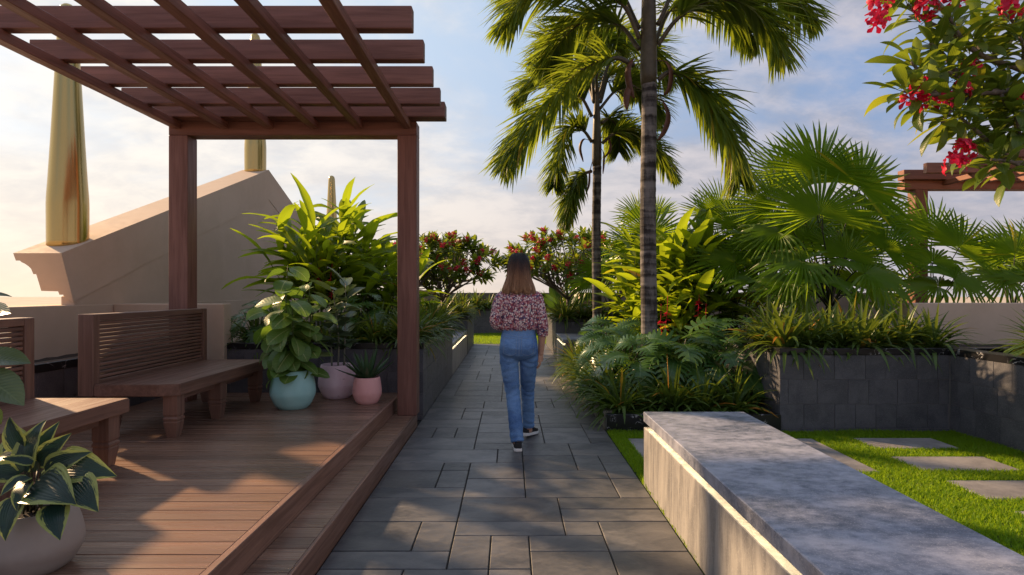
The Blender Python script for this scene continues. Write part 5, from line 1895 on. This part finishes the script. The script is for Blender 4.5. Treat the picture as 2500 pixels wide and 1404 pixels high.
for s in (-1, 1):
    V, F = [], []
    n = 10
    for j in range(n + 1):
        for i in range(n + 1):
            u, v_ = i / n * 2 - 1, j / n
            z = .955 - .135 * v_ - (0.018 * (1 - abs(u)) if j == n else 0) + 0.012 * (1 - v_) * u * s * -1
            x = s * .075 + u * (.058 - .010 * v_)
            V.append(on_back(x, z, 0.0035))
    ok = all(V)
    if ok:
        mb = MB()
        mb.add([tuple(v) for v in V], np.array([(j * (n + 1) + i, j * (n + 1) + i + 1, (j + 1) * (n + 1) + i + 1, (j + 1) * (n + 1) + i) for j in range(n) for i in range(n)]))
        mb.build('pocket', M['denim'], jeans, True)
    seam([(s * .075 - .056, .82 + .001), (s * .075 - .052, .95), (s * .075 - .050, .955)], .0011, 'stitching', .005)
    seam([(s * .075 + .048, .82), (s * .075 + .055, .95)], .0011, 'stitching', .005)
    seam([(s * .075 - .048, .822), (s * .075, .806), (s * .075 + .048, .822)], .0011, 'stitching', .005)
    seam([(s * .075 - .056, .952), (s * .075 + .056, .952)], .0011, 'stitching', .005)
    seam([(s * .135, .985), (s * .06, .975), (0, .962)], .0011, 'stitching', .001)
seam([(0, 1.02), (0, .95), (0.0, .88), (0, .80)], .0016, 'centre_seam', .0)
seam([(-.125, 1.012), (-.06, 1.012), (0, 1.012), (.06, 1.012), (.125, 1.012)], .0011, 'stitching', .001)

# blouse
m = MB()
m.loft(wl((0, 0, 1.015, .136, .102), (0, 0, 1.03, .158, .118), (0, -.004, 1.07, .165, .124), (0, -.006, 1.15, .166, .12), (0, -.008, 1.24, .176, .116), (0, -.006, 1.31, .172, .102), (0, 0, 1.355, .145, .084), (0, 0, 1.39, .095, .068), (0, .006, 1.415, .066, .062)), 32)
SL_ = [[(.118, 0, 1.322, .046), (.165, -.010, 1.28, .054), (.192, -.026, 1.16, .052), (.206, -.026, 1.06, .052), (.207, -.008, 1.00, .050), (.206, 0, .975, .043)],
       [(-.118, 0, 1.322, .046), (-.165, -.012, 1.28, .054), (-.194, -.03, 1.16, .053), (-.2, -.03, 1.085, .055), (-.16, .06, 1.055, .050), (-.115, .13, 1.065, .042)]]
for lg in SL_:
    m.tube(wv(*catmull([q[:3] for q in lg], 20)), list(np.interp(np.linspace(0, 1, 21), np.linspace(0, 1, len(lg)), [q[3] for q in lg])), 18)
for c in ((.208, -.002, .985), (.2085, .0, .998)):       # rolled cuffs
    m.tube(wv(c, (c[0] - .001, c[1] + .004, c[2] - .014)), [.051, .049], 16)
bl = remeshed(m, 'blouse', M['floral'], W, 0.006, 3)
bn = [v.normal.copy() for v in bl.data.vertices]
for v, vn in zip(bl.data.vertices, bn):
    p = v.co.copy()
    drape = 0.007 * mnoise.noise(Vector((p.x * 14, p.y * 14, p.z * 5))) + 0.004 * mnoise.noise(p * 24)
    hem = math.exp(-((p.z - 1.05) / .035) ** 2) * 0.010 * math.sin(math.atan2(p.y, p.x) * 17) if abs(p.x) < .17 else 0
    v.co = p + vn * (drape + hem)

# hair
def hair_rings(n=72):
    prof = [(1.690, .008, .01, .0), (1.686, .034, .04, .0), (1.674, .060, .070, .0), (1.65, .080, .095, .0), (1.60, .095, .112, -.004), (1.55, .099, .116, -.008), (1.50, .101, .114, -.012), (1.45, .112, .108, -.016), (1.41, .128, .100, -.02), (1.375, .138, .092, -.026), (1.35, .142, .084, -.03), (1.342, .138, .074, -.028)]
    return prof


m = MB()
n = 96
V = []
for z, rx, ry, cy in hair_rings():
    for k2 in range(n):
        a = 2 * math.pi * k2 / n
        low = max(0.0, min(1.0, (1.62 - z) / 0.25))
        g2 = 1 + low * (0.035 * math.sin(a * 13 + 2 * mnoise.noise(Vector((a, 0, z * 4)))) + 0.02 * math.sin(a * 31 + z * 6)) * 1.0
        zz = z + (0.014 * math.sin(a * 9 + 1) + 0.01 * math.sin(a * 23)) * (1 if z < 1.36 else 0)
        y = ry * g2 * math.sin(a)
        if y > 0 and z < 1.63:
            y *= 0.35 if z > 1.45 else 0.15         # open at the face
        V.append((rx * g2 * math.cos(a) + WX, cy + y + WY, zz))
L_ = len(hair_rings())
m.add(V, np.array([(i * n + q, (i + 1) * n + q, (i + 1) * n + (q + 1) % n, i * n + (q + 1) % n) for i in range(L_ - 1) for q in range(n)]))
m.F.setdefault(n, []).append(np.array([[q for q in range(n)]]))
m.F[n].append(np.array([[(L_ - 1) * n + q for q in range(n)][::-1]]))
hr = random.Random(9)
for q in range(260):                                  # loose locks over the shell
    a = R(hr.uniform(178, 362))
    pr = hair_rings()[1:]
    pts, rad = [], []
    ph = hr.uniform(0, 6)
    end = hr.uniform(1.295, 1.37)
    for z in 1.684 - (1.684 - end) * np.linspace(0, 1, 14) ** 1.35:
        zi = [x[0] for x in pr][::-1]
        rx, ry, cy = (np.interp(z, zi, [x[j] for x in pr][::-1]) for j in (1, 2, 3))
        aa = a + 0.05 * math.sin(z * 18 + ph) + 0.10 * math.sin(ph * 3) * max(0.0, (1.5 - z) / 0.2)
        k_ = 1.012 + 0.05 * max(0.0, math.sin(ph * 7)) * max(0.0, (1.56 - z) / 0.25)
        rx, ry = rx * k_, ry * k_
        pts.append((rx * math.cos(aa) + WX, cy + ry * math.sin(aa) + WY, z))
    m.tube(pts, [0.0045 - 0.0003 * i * 0.9 for i in range(14)], 5, True, 0, 0.5)
m.build('hair', M['hair'], W, True)

# shoes
def shoe(x, y, z, yaw, pitch, nm='shoe'):
    out = [(-.034, -.115), (-.038, -.06), (-.036, 0), (-.043, .07), (-.04, .115), (-.022, .142), (.004, .148), (.028, .135), (.043, .10), (.044, .05), (.037, 0), (.036, -.06), (.032, -.115), (.018, -.13), (-.018, -.13)]
    mt = Matrix.Translation((x + WX, y + WY, z)) @ Matrix.Rotation(yaw, 4, 'Z') @ Matrix.Rotation(pitch, 4, 'X')
    n = len(out)

    def lay(levels, name, mat, parent):
        mb = MB()
        V = [tuple(mt @ Vector((px * s, py * s2 + dy, zz if not callable(zz) else zz(py)))) for zz, s, s2, dy in levels for px, py in out]
        F = [(i * n + (q + 1) % n, i * n + q, (i + 1) * n + q, (i + 1) * n + (q + 1) % n) for i in range(len(levels) - 1) for q in range(n)]
        mb.add(V, np.array(F))
        mb.F.setdefault(n, []).append(np.array([[q for q in range(n)]]))
        mb.F[n].append(np.array([[(len(levels) - 1) * n + q for q in range(n)][::-1]]))
        return mb.build(name, mat, parent, False)
    top = lambda py: 0.075 - 0.03 * max(0, min(1, (py + .02) / .15))
    up = lay([(0.024, .97, .98, 0), (lambda py: 0.045, .96, .97, 0), (top, .82, .9, -.004), (lambda py: top(py) + .004, .55, .7, -.02)], nm, M['shoe'], W)
    lay([(0.0, .98, .99, 0), (0.004, 1.02, 1.01, 0), (0.024, 1.02, 1.01, 0), (0.0265, .99, .995, 0)], 'sole', M['sole'], up)


shoe(-.012, -.06, 0.001, 0.05, 0.0)
shoe(.112, .40, 0.012, -0.42, -0.1)
